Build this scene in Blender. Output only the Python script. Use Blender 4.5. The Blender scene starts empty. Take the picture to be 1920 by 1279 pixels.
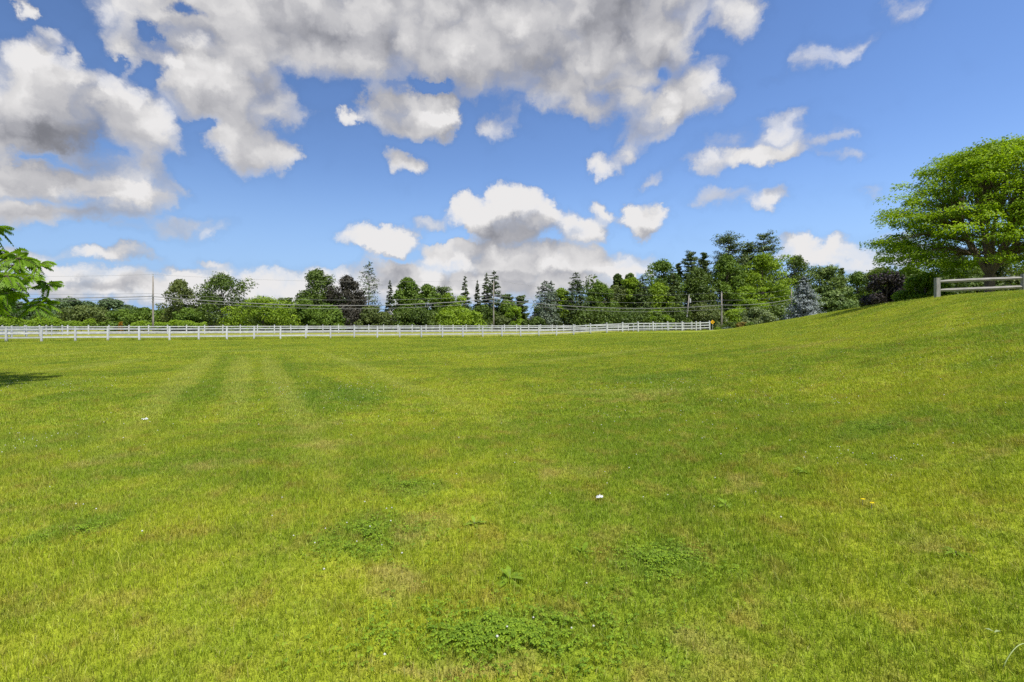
import bpy, math, random
import numpy as np
from mathutils import Vector

SC = bpy.context.scene
COL = SC.collection
# ------------------------------------------------------------------ camera
CZ = 1.6            # eye height
F = 960.0           # focal length in pixels of the 1920 px wide frame
HY = 605.0          # row of the horizon
cam_d = bpy.data.cameras.new("camera")
cam = bpy.data.objects.new("camera", cam_d)
COL.objects.link(cam)
cam.location = (0, 0, CZ)
cam.rotation_euler = (math.radians(90), 0, 0)
cam_d.sensor_width = 36.0
cam_d.lens = 36.0 * F / 1920.0
cam_d.shift_y = -(639.5 - HY) / 1920.0
cam_d.clip_start = 0.05
cam_d.clip_end = 6000
SC.camera = cam
SC.view_settings.view_transform = 'Standard'
SC.view_settings.look = 'None'
SC.view_settings.exposure = 0.45
SC.view_settings.gamma = 1.0
SC.render.engine = 'CYCLES'
SC.cycles.max_bounces = 6
SC.cycles.diffuse_bounces = 3
SC.cycles.glossy_bounces = 2
SC.cycles.transmission_bounces = 4
SC.cycles.transparent_max_bounces = 4
SC.cycles.use_denoising = False

# ------------------------------------------------------------------ sun
SUN_EL = math.radians(62)
SUN_AZ = math.radians(140)        # from +Y, towards +X positive
sdir = Vector((math.sin(SUN_AZ) * math.cos(SUN_EL), math.cos(SUN_AZ) * math.cos(SUN_EL), math.sin(SUN_EL)))
sun_d = bpy.data.lights.new("sun", 'SUN')
sun_d.energy = 4.2
sun_d.angle = math.radians(0.53)
sun_d.color = (1.0, 0.955, 0.87)
sun = bpy.data.objects.new("sun", sun_d)
COL.objects.link(sun)
sun.rotation_euler = sdir.to_track_quat('Z', 'Y').to_euler()

# ------------------------------------------------------------------ node helper
class NT:
    def __init__(s, tree):
        s.t = tree
        tree.nodes.clear()
    def n(s, typ, **kw):
        nd = s.t.nodes.new(typ)
        for k, v in kw.items():
            setattr(nd, k, v)
        return nd
    def link(s, a, b):
        s.t.links.new(a, b)
    def put(s, sock, v):
        if isinstance(v, bpy.types.NodeSocket):
            s.t.links.new(v, sock)
        elif v is not None:
            sock.default_value = v
    def m(s, op, a, b=None, c=None, clamp=False):
        nd = s.n('ShaderNodeMath', operation=op)
        nd.use_clamp = clamp
        s.put(nd.inputs[0], a); s.put(nd.inputs[1], b); s.put(nd.inputs[2], c)
        return nd.outputs[0]
    def v(s, op, a, b=None, c=None):
        nd = s.n('ShaderNodeVectorMath', operation=op)
        s.put(nd.inputs[0], a); s.put(nd.inputs[1], b)
        if c is not None: s.put(nd.inputs[2], c)
        return nd.outputs['Value'] if op in ('DOT_PRODUCT', 'LENGTH', 'DISTANCE') else nd.outputs[0]
    def mapr(s, x, a, b, c=0.0, d=1.0, smooth=True):
        nd = s.n('ShaderNodeMapRange')
        nd.interpolation_type = 'SMOOTHSTEP' if smooth else 'LINEAR'
        s.put(nd.inputs[0], x); s.put(nd.inputs[1], a); s.put(nd.inputs[2], b); s.put(nd.inputs[3], c); s.put(nd.inputs[4], d)
        return nd.outputs[0]
    def mix(s, f, a, b):
        nd = s.n('ShaderNodeMix', data_type='RGBA')
        s.put(nd.inputs[0], f)
        for i, q in ((6, a), (7, b)):
            if isinstance(q, tuple) and len(q) == 3: q = (*q, 1)
            s.put(nd.inputs[i], q)
        return nd.outputs[2]
    def noise(s, vec, scale, detail=2, rough=.5, dim='3D', dist=0.0, lac=2.0, typ='FBM'):
        nd = s.n('ShaderNodeTexNoise', noise_dimensions=dim)
        nd.noise_type = typ
        if vec is not None: s.put(nd.inputs['Vector'], vec)
        s.put(nd.inputs['Scale'], scale); s.put(nd.inputs['Detail'], detail); s.put(nd.inputs['Roughness'], rough)
        s.put(nd.inputs['Lacunarity'], lac); s.put(nd.inputs['Distortion'], dist)
        return nd.outputs[0], nd.outputs[1]
    def comb(s, x, y, z):
        nd = s.n('ShaderNodeCombineXYZ')
        s.put(nd.inputs[0], x); s.put(nd.inputs[1], y); s.put(nd.inputs[2], z)
        return nd.outputs[0]
    def sep(s, v):
        nd = s.n('ShaderNodeSeparateXYZ'); s.put(nd.inputs[0], v)
        return nd.outputs[0], nd.outputs[1], nd.outputs[2]

# ------------------------------------------------------------------ sky with clouds
# Cloud banks are given by compass bearing and height, held in the stereographic map of the sky's directions.
def stereo(px, py):
    d = np.array([(px - 960) / F, 1.0, (HY - py) / F]); d /= np.linalg.norm(d)
    return np.array([d[0], d[2]]) / (1 + d[1])
def ellipse(cx, cy, rx, ry, rot):
    c = stereo(cx, cy)
    J = np.array([(stereo(cx + 1, cy) - stereo(cx - 1, cy)) / 2, (stereo(cx, cy - 1) - stereo(cx, cy + 1)) / 2]).T
    a = math.radians(rot)
    A = 1.13 * J @ np.array([[math.cos(a), -math.sin(a)], [math.sin(a), math.cos(a)]]) @ np.diag([rx, ry])
    U, S, _ = np.linalg.svd(A)
    return c, S, math.atan2(U[1, 0], U[0, 0])
CLOUDS = [(170,235,170,45,-15,1.0),(100,320,170,50,-6,.9),(955,412,104,36,0,1.9),(1010,488,190,28,0,1.6),(950,530,220,34,0,1.3),(600,535,180,34,0,1.2),(350,545,160,34,0,1.2),(150,555,140,24,0,1.0),(430,545,200,30,0,1.1),(1420,270,110,22,8,.55),
 (430,30,250,80,-8,1.3),(680,45,270,105,0,1.5),(930,70,230,118,0,1.5),(1130,50,165,120,0,1.5),(1050,165,125,55,-22,1.2),
 (800,-40,620,70,0,1.6),(1240,70,75,80,20,1.0),(1395,10,52,58,-30,1.0),(1325,0,60,30,0,.5),(1180,165,60,50,0,1.1),
 (1270,190,105,42,38,1.3),(1190,240,45,35,0,.9),(1132,302,38,17,-5,.9),(1178,283,36,24,30,.9),(1150,165,70,45,0,1.1),(1352,195,32,18,40,.45),
 (765,218,92,50,0,1.9),(728,205,55,45,0,1.8),(828,212,36,46,0,1.7),(648,234,17,14,0,1.2),(757,309,46,19,-17,1.5),
 (930,238,30,20,-30,.55),(950,215,14,30,20,.4),
 (265,95,85,28,-33,1.0),(400,165,150,75,-22,1.5),(505,190,82,55,-28,1.5),(475,272,68,58,-35,1.5),(535,295,36,30,-30,1.2),(420,105,170,60,-10,1.3),(480,235,60,70,0,1.4),
 (110,175,165,70,-8,1.5),(235,215,105,50,-20,1.4),(40,135,95,55,-15,1.3),(125,110,20,38,10,1.1),(0,230,170,75,0,1.5),
 (60,325,180,50,-6,1.2),(205,358,108,32,-8,1.3),(120,392,135,22,-10,.9),(20,395,70,30,0,1.1),(250,305,85,24,-35,.7),(200,395,60,26,-10,.8),(310,345,40,12,-25,.5),
 (330,420,72,20,8,.55),(395,424,40,15,22,.5),(175,420,60,12,-20,.6),(15,12,22,24,0,1.2),(60,70,35,16,0,.42),
 (200,490,88,16,0,1.2),(230,483,40,16,0,1.3),(400,486,48,8,-6,.7),(395,500,45,8,0,.5),(55,502,60,24,-30,1.0),(250,540,130,26,0,1.0),(335,520,55,22,0,1.3),
 (412,515,42,22,0,1.2),(498,514,24,10,0,.8),(520,548,150,28,0,1.0),(130,535,70,16,-10,1.0),(60,560,120,16,0,.6),(640,520,70,24,0,1.0),(-40,560,80,60,0,.7),
 (715,520,110,28,0,1.2),(800,530,140,34,0,1.2),(755,505,40,14,0,1.3),
 (720,452,72,28,2,2.0),(745,440,40,18,0,1.6),(945,410,92,36,0,1.8),(882,392,34,28,0,1.9),(965,382,44,32,0,1.9),(1005,405,38,36,0,1.8),(955,440,70,20,0,1.4),
 (818,425,32,15,-5,.8),(1088,427,50,31,0,1.8),(1060,415,22,22,0,1.6),(1135,386,18,17,0,1.0),(1208,406,44,33,8,2.0),(1198,388,24,24,0,1.8),(1250,394,26,10,0,1.0),
 (862,474,60,26,0,1.7),(950,482,110,34,0,1.7),(1050,485,115,34,0,1.6),(1150,499,58,16,-8,1.4),(1060,535,110,22,0,1.1),(930,535,110,30,0,1.1),(850,545,120,30,0,1.0),
 (1400,303,130,18,3,1.25),(1320,312,42,26,0,1.1),(1545,278,62,11,12,.6),(1440,245,72,20,10,.5),(1503,228,25,18,30,.42),(1358,370,44,15,0,.5),(1452,380,42,18,18,.75),(1425,388,30,10,0,.6),
 (1228,335,26,13,20,.65),(1640,366,32,9,0,.45),(1535,112,46,24,38,.45),(1610,95,46,17,28,.45),(1480,145,40,9,35,.38),(1690,18,42,28,30,.42),
 (1492,462,50,20,-10,1.0),(1568,462,50,20,10,1.1),(1620,480,70,22,0,.8),(1540,480,90,14,0,.9),(1700,470,60,30,0,.6),
 (1570,310,30,8,0,.3),(600,520,60,20,0,.9),(1200,-30,160,60,0,1.2),(-150,300,160,200,0,1.2),(2150,330,160,60,10,.7)]
HOLES = [(345,14,26,14,-20,2.2),(228,116,24,14,0,2.0),(290,150,32,26,-30,2.2),(300,60,30,16,-50,1.6),(330,100,22,9,-30,1.0),(803,160,46,12,-6,2.6),(1098,176,34,20,0,1.0),(850,447,60,10,2,1.6),(620,480,60,16,0,1.2),
 (1205,168,36,18,0,.9),(945,82,30,12,-30,.7),(1060,70,18,50,30,.35),(100,303,80,9,-22,1.3),(190,275,60,9,-30,1.2),(60,372,50,8,-15,1.0),(120,378,40,9,-30,.9),(400,245,36,14,0,1.6),(345,185,18,14,0,.7),(215,265,40,14,-30,.8),(1005,110,14,40,20,.3),(1245,130,22,12,40,1.2)]
DARKS = [(50,245,150,36,-4,1.15),(10,340,90,22,0,.55),(150,262,45,22,-20,.6),(960,448,90,22,0,.75),(1040,512,120,12,0,.75),(930,500,70,12,0,.4),(640,60,150,50,0,.45),(760,95,160,30,0,.4),
 (1120,20,90,60,0,.5),(1110,420,30,30,0,.3),(1230,60,60,70,0,.3),(720,475,60,10,0,.5),(210,500,70,8,0,.5),(790,250,60,22,0,.35),(440,190,60,30,0,.25),(560,20,60,50,0,.3),(250,555,70,10,0,.5),(820,540,120,10,0,.3)]

world = bpy.data.worlds.new("World")
SC.world = world
world.use_nodes = True
W = NT(world.node_tree)
tc = W.n('ShaderNodeTexCoord').outputs['Generated']
dx, dy, dz = W.sep(tc)
den = W.m('ADD', W.m('MAXIMUM', dy, -0.96), 1.0)
P = W.comb(W.m('DIVIDE', dx, den), W.m('DIVIDE', dz, den), 0.0)

# The whole cover map is folded into products of bearing curves and height curves (a truncated singular value
# decomposition), which the shader reads quickly.
DX0, DX1, DY0, DY1, NG = -.56, .56, -.02, .36, 256
gx, gy = np.meshgrid(np.linspace(DX0, DX1, NG), np.linspace(DY0, DY1, NG))
def field(blobs, mode):
    acc = np.full(gx.shape, -9.0) if mode == 'max' else np.zeros(gx.shape)
    for (cx, cy, rx, ry, rot, w) in blobs:
        c, S, a = ellipse(cx, cy, rx, ry, rot)
        u, v = gx - c[0], gy - c[1]
        p = (u * math.cos(a) + v * math.sin(a)) / S[0]; q = (-u * math.sin(a) + v * math.cos(a)) / S[1]
        f = w * (1 - (p * p + q * q))
        acc = np.maximum(acc, f) if mode == 'max' else acc + np.maximum(f, 0)
    return acc
def curve_set(name, C, rank):
    g = bpy.data.node_groups.new(name, 'ShaderNodeTree')
    g.interface.new_socket("Vector", in_out='INPUT', socket_type='NodeSocketVector')
    g.interface.new_socket("Value", in_out='OUTPUT', socket_type='NodeSocketFloat')
    T = NT(g)
    gi, go = T.n('NodeGroupInput'), T.n('NodeGroupOutput')
    x, y, _ = T.sep(gi.outputs[0])
    ins = []
    for q, lo, hi in ((x, DX0, DX1), (y, DY0, DY1)):
        q = T.mapr(q, lo, hi, 0, 1, smooth=False)
        ins.append(T.comb(q, q, q))
    U, S, V = np.linalg.svd(C)
    acc = None
    for k in range(0, rank, 3):
        outs = []
        for side, tab in ((0, V[k:k + 3] * np.sqrt(S[k:k + 3, None])), (1, (U[:, k:k + 3] * np.sqrt(S[k:k + 3])).T)):
            nd = T.n('ShaderNodeRGBCurve')
            mn, mx = tab.min(1), tab.max(1)
            for ch in range(3):
                cu = nd.mapping.curves[ch]
                vals = (tab[ch] - mn[ch]) / (mx[ch] - mn[ch])
                cu.points[0].location = (0, float(vals[0])); cu.points[1].location = (1, float(vals[-1]))
                for i in range(1, NG - 1):
                    cu.points.new(i / (NG - 1), float(vals[i]))
                for pt in cu.points: pt.handle_type = 'VECTOR'
            nd.mapping.update()
            T.put(nd.inputs['Color'], ins[side])
            outs.append(T.v('MULTIPLY_ADD', nd.outputs[0], tuple(float(q) for q in mx - mn), tuple(float(q) for q in mn)))
        d = T.v('DOT_PRODUCT', outs[0], outs[1])
        acc = d if acc is None else T.m('ADD', acc, d)
    T.put(go.inputs[0], acc)
    return g
CF = np.maximum(np.minimum(field(CLOUDS, 'max'), 1.15) - .7 * field(HOLES, 'add'), -.8)
DF = np.minimum(field(DARKS, 'add'), 1.1)
def use(g, vec):
    n = W.n('ShaderNodeGroup'); n.node_tree = g
    W.put(n.inputs[0], vec)
    return n.outputs[0]
cover_g = curve_set("cloud_cover", CF, 30)
dark_g = curve_set("cloud_underside", DF, 6)
# ragged outlines: warp the map a little before reading it
w1 = W.noise(P, 7.0, 3, .55, '2D')[1]
w2 = W.noise(P, 38.0, 5, .66, '2D')[1]
warp = W.v('ADD', W.v('MULTIPLY', W.v('SUBTRACT', w1, (.5, .5, .5)), (.060, .040, 0)),
           W.v('MULTIPLY', W.v('SUBTRACT', w2, (.5, .5, .5)), (.030, .022, 0)))
pw = W.v('ADD', P, warp)
def detail(vec, det):
    vo = W.n('ShaderNodeTexVoronoi', voronoi_dimensions='2D', feature='F1')
    W.put(vo.inputs['Vector'], vec); vo.inputs['Scale'].default_value = 20; vo.inputs['Detail'].default_value = 1.0
    vo.inputs['Roughness'].default_value = .55; vo.inputs['Lacunarity'].default_value = 2.3
    nz = W.noise(vec, 16.0, det, .64, '2D')[0]
    pf = W.m('SUBTRACT', .45, vo.outputs['Distance'])
    return W.m('MULTIPLY_ADD', pf, .7, W.m('MULTIPLY_ADD', nz, 1.35, -.66)), pf
OFF = (-.008, .026, 0)
pw1 = W.v('ADD', pw, OFF)
d0, pf0 = detail(pw, 9)
c0 = W.m('ADD', use(cover_g, pw), d0)
c1 = W.m('ADD', use(cover_g, pw1), detail(pw1, 3)[0])
# broken cloud added in the unseen sky behind the camera, to whiten the fill light
back = W.mapr(dy, .05, -.35)
bn = W.noise(W.v('MULTIPLY', tc, (1, 1, 2.2)), 3.0, 8, .6)[0]
bcov = W.m('MULTIPLY', W.m('MULTIPLY', W.m('SUBTRACT', bn, .47), 7.0), back)
c0 = W.m('MAXIMUM', c0, W.m('SUBTRACT', bcov, W.m('MULTIPLY', W.m('SUBTRACT', 1.0, back), 5.0)))
alpha = W.m('MULTIPLY', W.mapr(c0, -.26, .30), W.mapr(c0, -.1, .95, .40, 1.0))
# undersides and thick parts are grey, rims and tops white
relief = W.m('MULTIPLY', W.m('MAXIMUM', W.m('SUBTRACT', c0, c1), -.55), W.mapr(c0, -.2, 1.0, .15, 1.0))
dark = W.m('MINIMUM', use(dark_g, pw), 1.1)
thick = W.mapr(c0, .35, 1.5)
soft = W.noise(P, 6.5, 5, .55, '2D')[0]
br = W.m('ADD', W.m('MULTIPLY_ADD', pf0, .28, .735), W.m('MULTIPLY', relief, .26))
br = W.m('ADD', br, W.m('MULTIPLY', W.m('SUBTRACT', W.noise(pw, 22, 6, .62, '2D')[0], .5), .18))
br = W.m('SUBTRACT', br, W.m('MULTIPLY', thick, .07))
br = W.m('ADD', br, W.m('MULTIPLY', W.m('SUBTRACT', soft, .5), .27))
br = W.m('SUBTRACT', br, W.m('MULTIPLY', dark, .21))
hi = W.mapr(dz, .0, .16, .06, 0.0)
br = W.m('ADD', br, hi)
br = W.m('MINIMUM', W.m('MAXIMUM', br, .24), .94)
ccol = W.mix(W.mapr(br, .2, .9), (.86, .88, 1.0), (1.0, .985, .985))
ccol = W.v('SCALE', ccol)
ccol.node.inputs['Scale'].default_value = 1.0
W.put(ccol.node.inputs['Scale'], W.m('MULTIPLY', br, 6.5))
sky = W.n('ShaderNodeTexSky', sky_type='NISHITA')
sky.sun_disc = False
sky.sun_elevation = SUN_EL
sky.sun_rotation = SUN_AZ
sky.altitude = 0; sky.air_density = 1.0; sky.dust_density = .2; sky.ozone_density = 2.5
hs = W.n('ShaderNodeHueSaturation')
hs.inputs['Saturation'].default_value = 1.08
hs.inputs['Value'].default_value = 1.0
W.put(hs.inputs['Color'], sky.outputs[0])
near_c = W.mapr(c0, -.9, -.05, 1.0, .95)      # faint dark halo painted into the blue around the clouds
side = W.mapr(dx, -.75, .6, .84, 1.22, smooth=False)
scol = W.v('MULTIPLY', hs.outputs[0], W.comb(W.m('MULTIPLY', side, .93), W.m('MULTIPLY', side, .96), W.m('MULTIPLY', side, 1.13)))
hz = W.mapr(dz, .30, -.02, 0.0, .92)
scol = W.mix(hz, scol, (2.3, 3.8, 6.3))
scs = W.v('SCALE', scol); W.put(scs.node.inputs['Scale'], near_c)
full = W.mix(alpha, scs, ccol)
bg = W.n('ShaderNodeBackground')
W.put(bg.inputs['Color'], full)
bg.inputs['Strength'].default_value = 0.10
out = W.n('ShaderNodeOutputWorld')
W.link(bg.outputs[0], out.inputs['Surface'])
world.cycles.sampling_method = 'MANUAL'
world.cycles.sample_map_resolution = 512

# ------------------------------------------------------------------ general helpers
rng = np.random.default_rng(7)
def tag(o, label=None, cat=None, group=None, kind=None):
    if label: o['label'] = label
    if cat: o['category'] = cat
    if group: o['group'] = group
    if kind: o['kind'] = kind
    return o
def empty(name, loc, **kw):
    o = bpy.data.objects.new(name, None)
    o.empty_display_size = .2
    o.location = loc
    COL.objects.link(o)
    return tag(o, **kw)
def raw_mesh(name, V, F, tint=None):
    """V (n,3); F (m,k) all the same size; tint per face"""
    me = bpy.data.meshes.new(name)
    V = np.ascontiguousarray(V, dtype=np.float32); F = np.ascontiguousarray(F, dtype=np.int32)
    m, k = F.shape
    me.vertices.add(len(V)); me.vertices.foreach_set('co', V.ravel())
    me.loops.add(m * k); me.loops.foreach_set('vertex_index', F.ravel())
    me.polygons.add(m)
    me.polygons.foreach_set('loop_start', np.arange(0, m * k, k, dtype=np.int32))
    me.polygons.foreach_set('loop_total', np.full(m, k, dtype=np.int32))
    if tint is not None:
        a = me.attributes.new('tint', 'FLOAT', 'FACE')
        a.data.foreach_set('value', np.ascontiguousarray(tint, dtype=np.float32))
    me.update(calc_edges=True)
    return me
def link(name, me, mat=None, parent=None, loc=None, smooth=False, **kw):
    o = bpy.data.objects.new(name, me)
    if mat: me.materials.append(mat)
    if smooth: me.polygons.foreach_set('use_smooth', np.ones(len(me.polygons), dtype=bool))
    COL.objects.link(o)
    if parent: o.parent = parent
    if loc is not None: o.location = loc
    return tag(o, **kw)
class MB:
    """collects boxes, tubes and sheets and makes one mesh of them"""
    def __init__(s): s.v = []; s.f = []
    def add(s, V, F):
        b = len(s.v); s.v += [tuple(map(float, p)) for p in V]; s.f += [tuple(b + i for i in q) for q in F]
    def box(s, c, size, rz=0.0, top=1.0):
        x, y, z = (q / 2 for q in size); ca, sa = math.cos(rz), math.sin(rz)
        V = []
        for zz, k in ((-z, 1.0), (z, top)):
            for xx, yy in ((-x, -y), (x, -y), (x, y), (-x, y)):
                xx *= k; yy *= k
                V.append((c[0] + xx * ca - yy * sa, c[1] + xx * sa + yy * ca, c[2] + zz))
        s.add(V, [(3, 2, 1, 0), (4, 5, 6, 7), (0, 1, 5, 4), (1, 2, 6, 5), (2, 3, 7, 6), (3, 0, 4, 7)])
    def tube(s, pts, rad, n=6, cap=True):
        pts = [Vector(p) for p in pts]
        V = []; F = []
        ref = Vector((0, 0, 1))
        for i, p in enumerate(pts):
            d = (pts[min(i + 1, len(pts) - 1)] - pts[max(i - 1, 0)]).normalized()
            r = ref if abs(d.dot(ref)) < .95 else Vector((1, 0, 0))
            a = d.cross(r).normalized(); b = d.cross(a).normalized()
            for k in range(n):
                t = 2 * math.pi * k / n
                V.append(p + (a * math.cos(t) + b * math.sin(t)) * rad[i])
        for i in range(len(pts) - 1):
            for k in range(n):
                F.append((i * n + k, i * n + (k + 1) % n, (i + 1) * n + (k + 1) % n, (i + 1) * n + k))
        if cap:
            F.append(tuple(range(n - 1, -1, -1))); F.append(tuple((len(pts) - 1) * n + k for k in range(n)))
        s.add(V, F)
    def build(s, name, mat, parent=None, loc=None, smooth=False, **kw):
        me = bpy.data.meshes.new(name); me.from_pydata(s.v, [], s.f); me.update()
        return link(name, me, mat, parent, loc, smooth, **kw)

# ------------------------------------------------------------------ the lie of the land
_u = np.array([-60, .02, .10, .153, .25, .386, .458, .535, .604, .667, .729, .771, .83, .9375, 1.0, 1.5, 4.0])
_Z = np.array([0, 0, .03, .26, .50, .52, 1.27, 1.98, 2.50, 2.73, 2.88, 2.88, 2.80, 2.90, 2.96, 3.1, 3.2])
_Y = np.array([45, 60, 64, 66.3, 69, 73, 60, 52, 45, 39, 33, 29, 24, 22, 21, 15, 6.5])
_th = np.arctan(_u); _R = np.hypot(_Y, _Y * _u); _R[0] = 45
_th = np.append(_th, [math.radians(100), math.radians(150), math.radians(180)]); _Z = np.append(_Z, [3.0, 0, 0]); _R = np.append(_R, [27, 30, 30])
_tf = np.linspace(-math.pi, math.pi, 1441)
_k = np.exp(-.5 * (np.arange(-16, 17) / 5.0) ** 2); _k /= _k.sum()
def _sm(a): return np.convolve(np.pad(np.interp(_tf, _th, a), 16, mode='edge'), _k, 'valid')
_Zt, _Rt = _sm(_Z), _sm(_R)
_kw = np.exp(-.5 * (np.arange(-200, 201) / 64.0) ** 2); _kw /= _kw.sum()      # broad swell close to the viewer
def _smw(a): return np.convolve(np.pad(a, 200, mode='wrap'), _kw, 'valid')
_Zw, _Rw = _smw(_Zt), _smw(np.minimum(_Rt, 60))
def sstep(a, b, x):
    t = np.clip((x - a) / (b - a), 0, 1); return t * t * (3 - 2 * t)
def ground(x, y):
    x = np.asarray(x, float); y = np.asarray(y, float)
    th = np.arctan2(x, y); r = np.hypot(x, y)
    Z = np.interp(th, _tf, _Zt); R = np.interp(th, _tf, _Rt)
    Zw = np.interp(th, _tf, _Zw); Rw = np.interp(th, _tf, _Rw)
    t = r / R; tw = r / Rw; wn = sstep(.25, .95, t)
    up = .30 * sstep(0, 1, t) + .70 * (1 - (1 - np.clip(t, 0, 1)) ** 1.55) * sstep(0, .25, t)
    upw = .30 * sstep(0, 1, tw) + .70 * (1 - (1 - np.clip(tw, 0, 1)) ** 1.55) * sstep(0, .25, tw)
    keep = sstep(math.atan(.50), math.atan(.66), th) * .92 + sstep(math.atan(.74), math.atan(.84), th) * .075
    dn = keep + (1 - keep) * (1 - sstep(1.02, 1.45, t))
    h = np.where(t < 1, Z * up * wn + Zw * upw * (1 - wn), Z * dn)
    h = h - .12 * sstep(8, 45, r)
    near = 1 - sstep(30, 90, r)
    h = h + near * (.018 * np.sin(x * .9 + .6 * np.sin(y * .7)) * np.sin(y * 1.1 + .5 * np.sin(x * .5)) + .03 * np.sin(x * .31 + 1.3) * np.sin(y * .27 + .4)) * sstep(1.0, 6.0, r)
    return h
def gz(x, y): return float(ground(x, y))
def at(px, py_base):           # bearing and depression -> a point on level ground
    Y = CZ * F / (py_base - HY); return ((px - 960) / F * Y, Y)

# ------------------------------------------------------------------ materials
def new_mat(name):
    m = bpy.data.materials.new(name); m.use_nodes = True
    return m, NT(m.node_tree)
def finish(T, shader):
    o = T.n('ShaderNodeOutputMaterial'); T.link(shader, o.inputs['Surface'])
def principled(T, col, rough=.6, spec=.5, metal=0.0, normal=None):
    p = T.n('ShaderNodeBsdfPrincipled')
    T.put(p.inputs['Base Color'], (*col, 1) if isinstance(col, tuple) and len(col) == 3 else col)
    T.put(p.inputs['Roughness'], rough); p.inputs['Metallic'].default_value = metal
    p.inputs['Specular IOR Level'].default_value = spec
    if normal is not None: T.link(normal, p.inputs['Normal'])
    return p.outputs[0]
def simple_mat(name, c1, c2=None, scale=8.0, rough=.7, spec=.3, metal=0.0, stretch=(1, 1, 1), bump=0.0, detail=5):
    m, T = new_mat(name)
    tcn = T.n('ShaderNodeTexCoord').outputs['Object']
    v = T.v('MULTIPLY', tcn, stretch)
    nz = T.noise(v, scale, detail, .6)[0]
    col = T.mix(T.mapr(nz, .3, .7), c1, c2 or c1)
    nm = None
    if bump:
        b = T.n('ShaderNodeBump'); b.inputs['Strength'].default_value = bump; b.inputs['Distance'].default_value = .02
        T.link(nz, b.inputs['Height']); nm = b.outputs[0]
    finish(T, principled(T, col, rough, spec, metal, nm))
    return m
def leaf_mat(name, dark, light, trans=.30, yellow=None):
    m, T = new_mat(name)
    t = T.n('ShaderNodeAttribute'); t.attribute_name = 'tint'
    col = T.mix(T.mapr(t.outputs['Fac'], .0, 1.0, smooth=False), dark, light)
    if yellow: col = T.mix(T.mapr(t.outputs['Fac'], .86, 1.0), col, yellow)
    p = principled(T, col, .55, .28)
    tr = T.n('ShaderNodeBsdfTranslucent'); T.link(T.v('MULTIPLY', col, (1.25, 1.25, .55)), tr.inputs['Color'])
    mx = T.n('ShaderNodeMixShader'); mx.inputs[0].default_value = trans
    T.link(p, mx.inputs[1]); T.link(tr.outputs[0], mx.inputs[2])
    finish(T, mx.outputs[0])
    return m

# the colour of the lawn depends on the place: shared by the ground sheet and by the blades
def px_seg(x0, y0, x1, y1, wid):
    a, b = np.array(at(x0, y0)), np.array(at(x1, y1)); d = b - a
    return ((a + b) / 2, (np.hypot(*d) / 2, wid), math.atan2(d[1], d[0]))
TRACKS = [px_seg(492, 658, 760, 1150, .42), px_seg(405, 655, 60, 980, .5), px_seg(590, 653, 1200, 900, .42), px_seg(300, 660, 640, 652, 1.2),
          px_seg(455, 660, 430, 860, .50), px_seg(0, 705, 300, 668, .8), px_seg(0, 672, 200, 655, 1.0), px_seg(900, 690, 1300, 668, .8),
          px_seg(850, 668, 1100, 660, 1.2), px_seg(1000, 740, 1400, 760, .45)]
DARKLINES = [px_seg(520, 658, 860, 1100, .3), px_seg(430, 658, 230, 1000, .35), px_seg(120, 712, 420, 684, .7), px_seg(0, 780, 200, 720, .6), px_seg(560, 690, 760, 800, .4), px_seg(0, 690, 260, 662, .6), px_seg(700, 700, 1100, 690, .7),
             px_seg(1000, 650, 1300, 650, 1.4), px_seg(360, 720, 300, 840, .4)]
TAN = [(at(592, 800), (.7, .28), 1.2), (at(1478, 900), (.26, .13), .2), (at(1385, 930), (.35, .2), 0), (at(780, 1000), (.28, .5), .3), (at(740, 1100), (.22, .3), .2),
       (at(1290, 1190), (.25, .22), .2), (at(850, 1260), (.3, .1), .2), (at(1720, 1060), (.2, .1), .2), (at(1830, 935), (.3, .1), 0), (at(430, 870), (.5, .3), .5),
       (at(1200, 760), (1.2, .5), .2), (at(210, 860), (.6, .3), .4), (at(620, 835), (.5, .3), 0), (at(1500, 700), (2.0, .8), 0), (at(1050, 900), (.35, .3), .3), ((17.5, 27.0), (1.6, .35), .1)]
CLOVER = [(at(940, 1195), (.62, .30), .1), (at(690, 1010), (.45, .5), .3), (at(1240, 1060), (.35, .30), .4), (at(640, 740), (1.6, 1.6), 0), (at(60, 830), (1.2, .9), .3),
          (at(40, 720), (2.8, 1.6), 0), (at(1640, 860), (.6, .35), .2), (at(1230, 725), (2.0, .7), 0), (at(760, 920), (.5, .35), 0), (at(1850, 790), (.8, .4), 0), (at(150, 1000), (.3, .3), 0)]
def ellipses(T, vec, items):
    acc = None
    for k_, (c, s, a) in enumerate(items):
        mp = T.n('ShaderNodeMapping', vector_type='TEXTURE')
        mp.inputs['Location'].default_value = (c[0], c[1], 0); mp.inputs['Rotation'].default_value = (0, 0, a)
        mp.inputs['Scale'].default_value = (s[0], s[1], 1)
        T.put(mp.inputs['Vector'], vec)
        q = T.v('DOT_PRODUCT', mp.outputs[0], mp.outputs[0])
        b = T.m('MULTIPLY_ADD', q, -1.0, 1.0)
        acc = b if acc is None else T.m('MAXIMUM', acc, b)
        if k_ % 5 == 4: vec = T.v('MULTIPLY_ADD', acc, (1e-9, 1e-9, 0), vec)
    return T.m('MAXIMUM', acc, 0.0)
lawn = bpy.data.node_groups.new("lawn_colour", 'ShaderNodeTree')
lawn.interface.new_socket("Color", in_out='OUTPUT', socket_type='NodeSocketColor')
L = NT(lawn)
lo = L.n('NodeGroupOutput')
pos = L.v('MULTIPLY', L.n('ShaderNodeNewGeometry').outputs['Position'], (1, 1, 0))
n1 = L.noise(pos, .22, 3, .55, '2D')[0]
n2 = L.noise(pos, 1.1, 4, .6, '2D')[0]
n3 = L.noise(L.v('ADD', pos, (37, 11, 0)), 3.2, 4, .62, '2D')[0]
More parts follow.
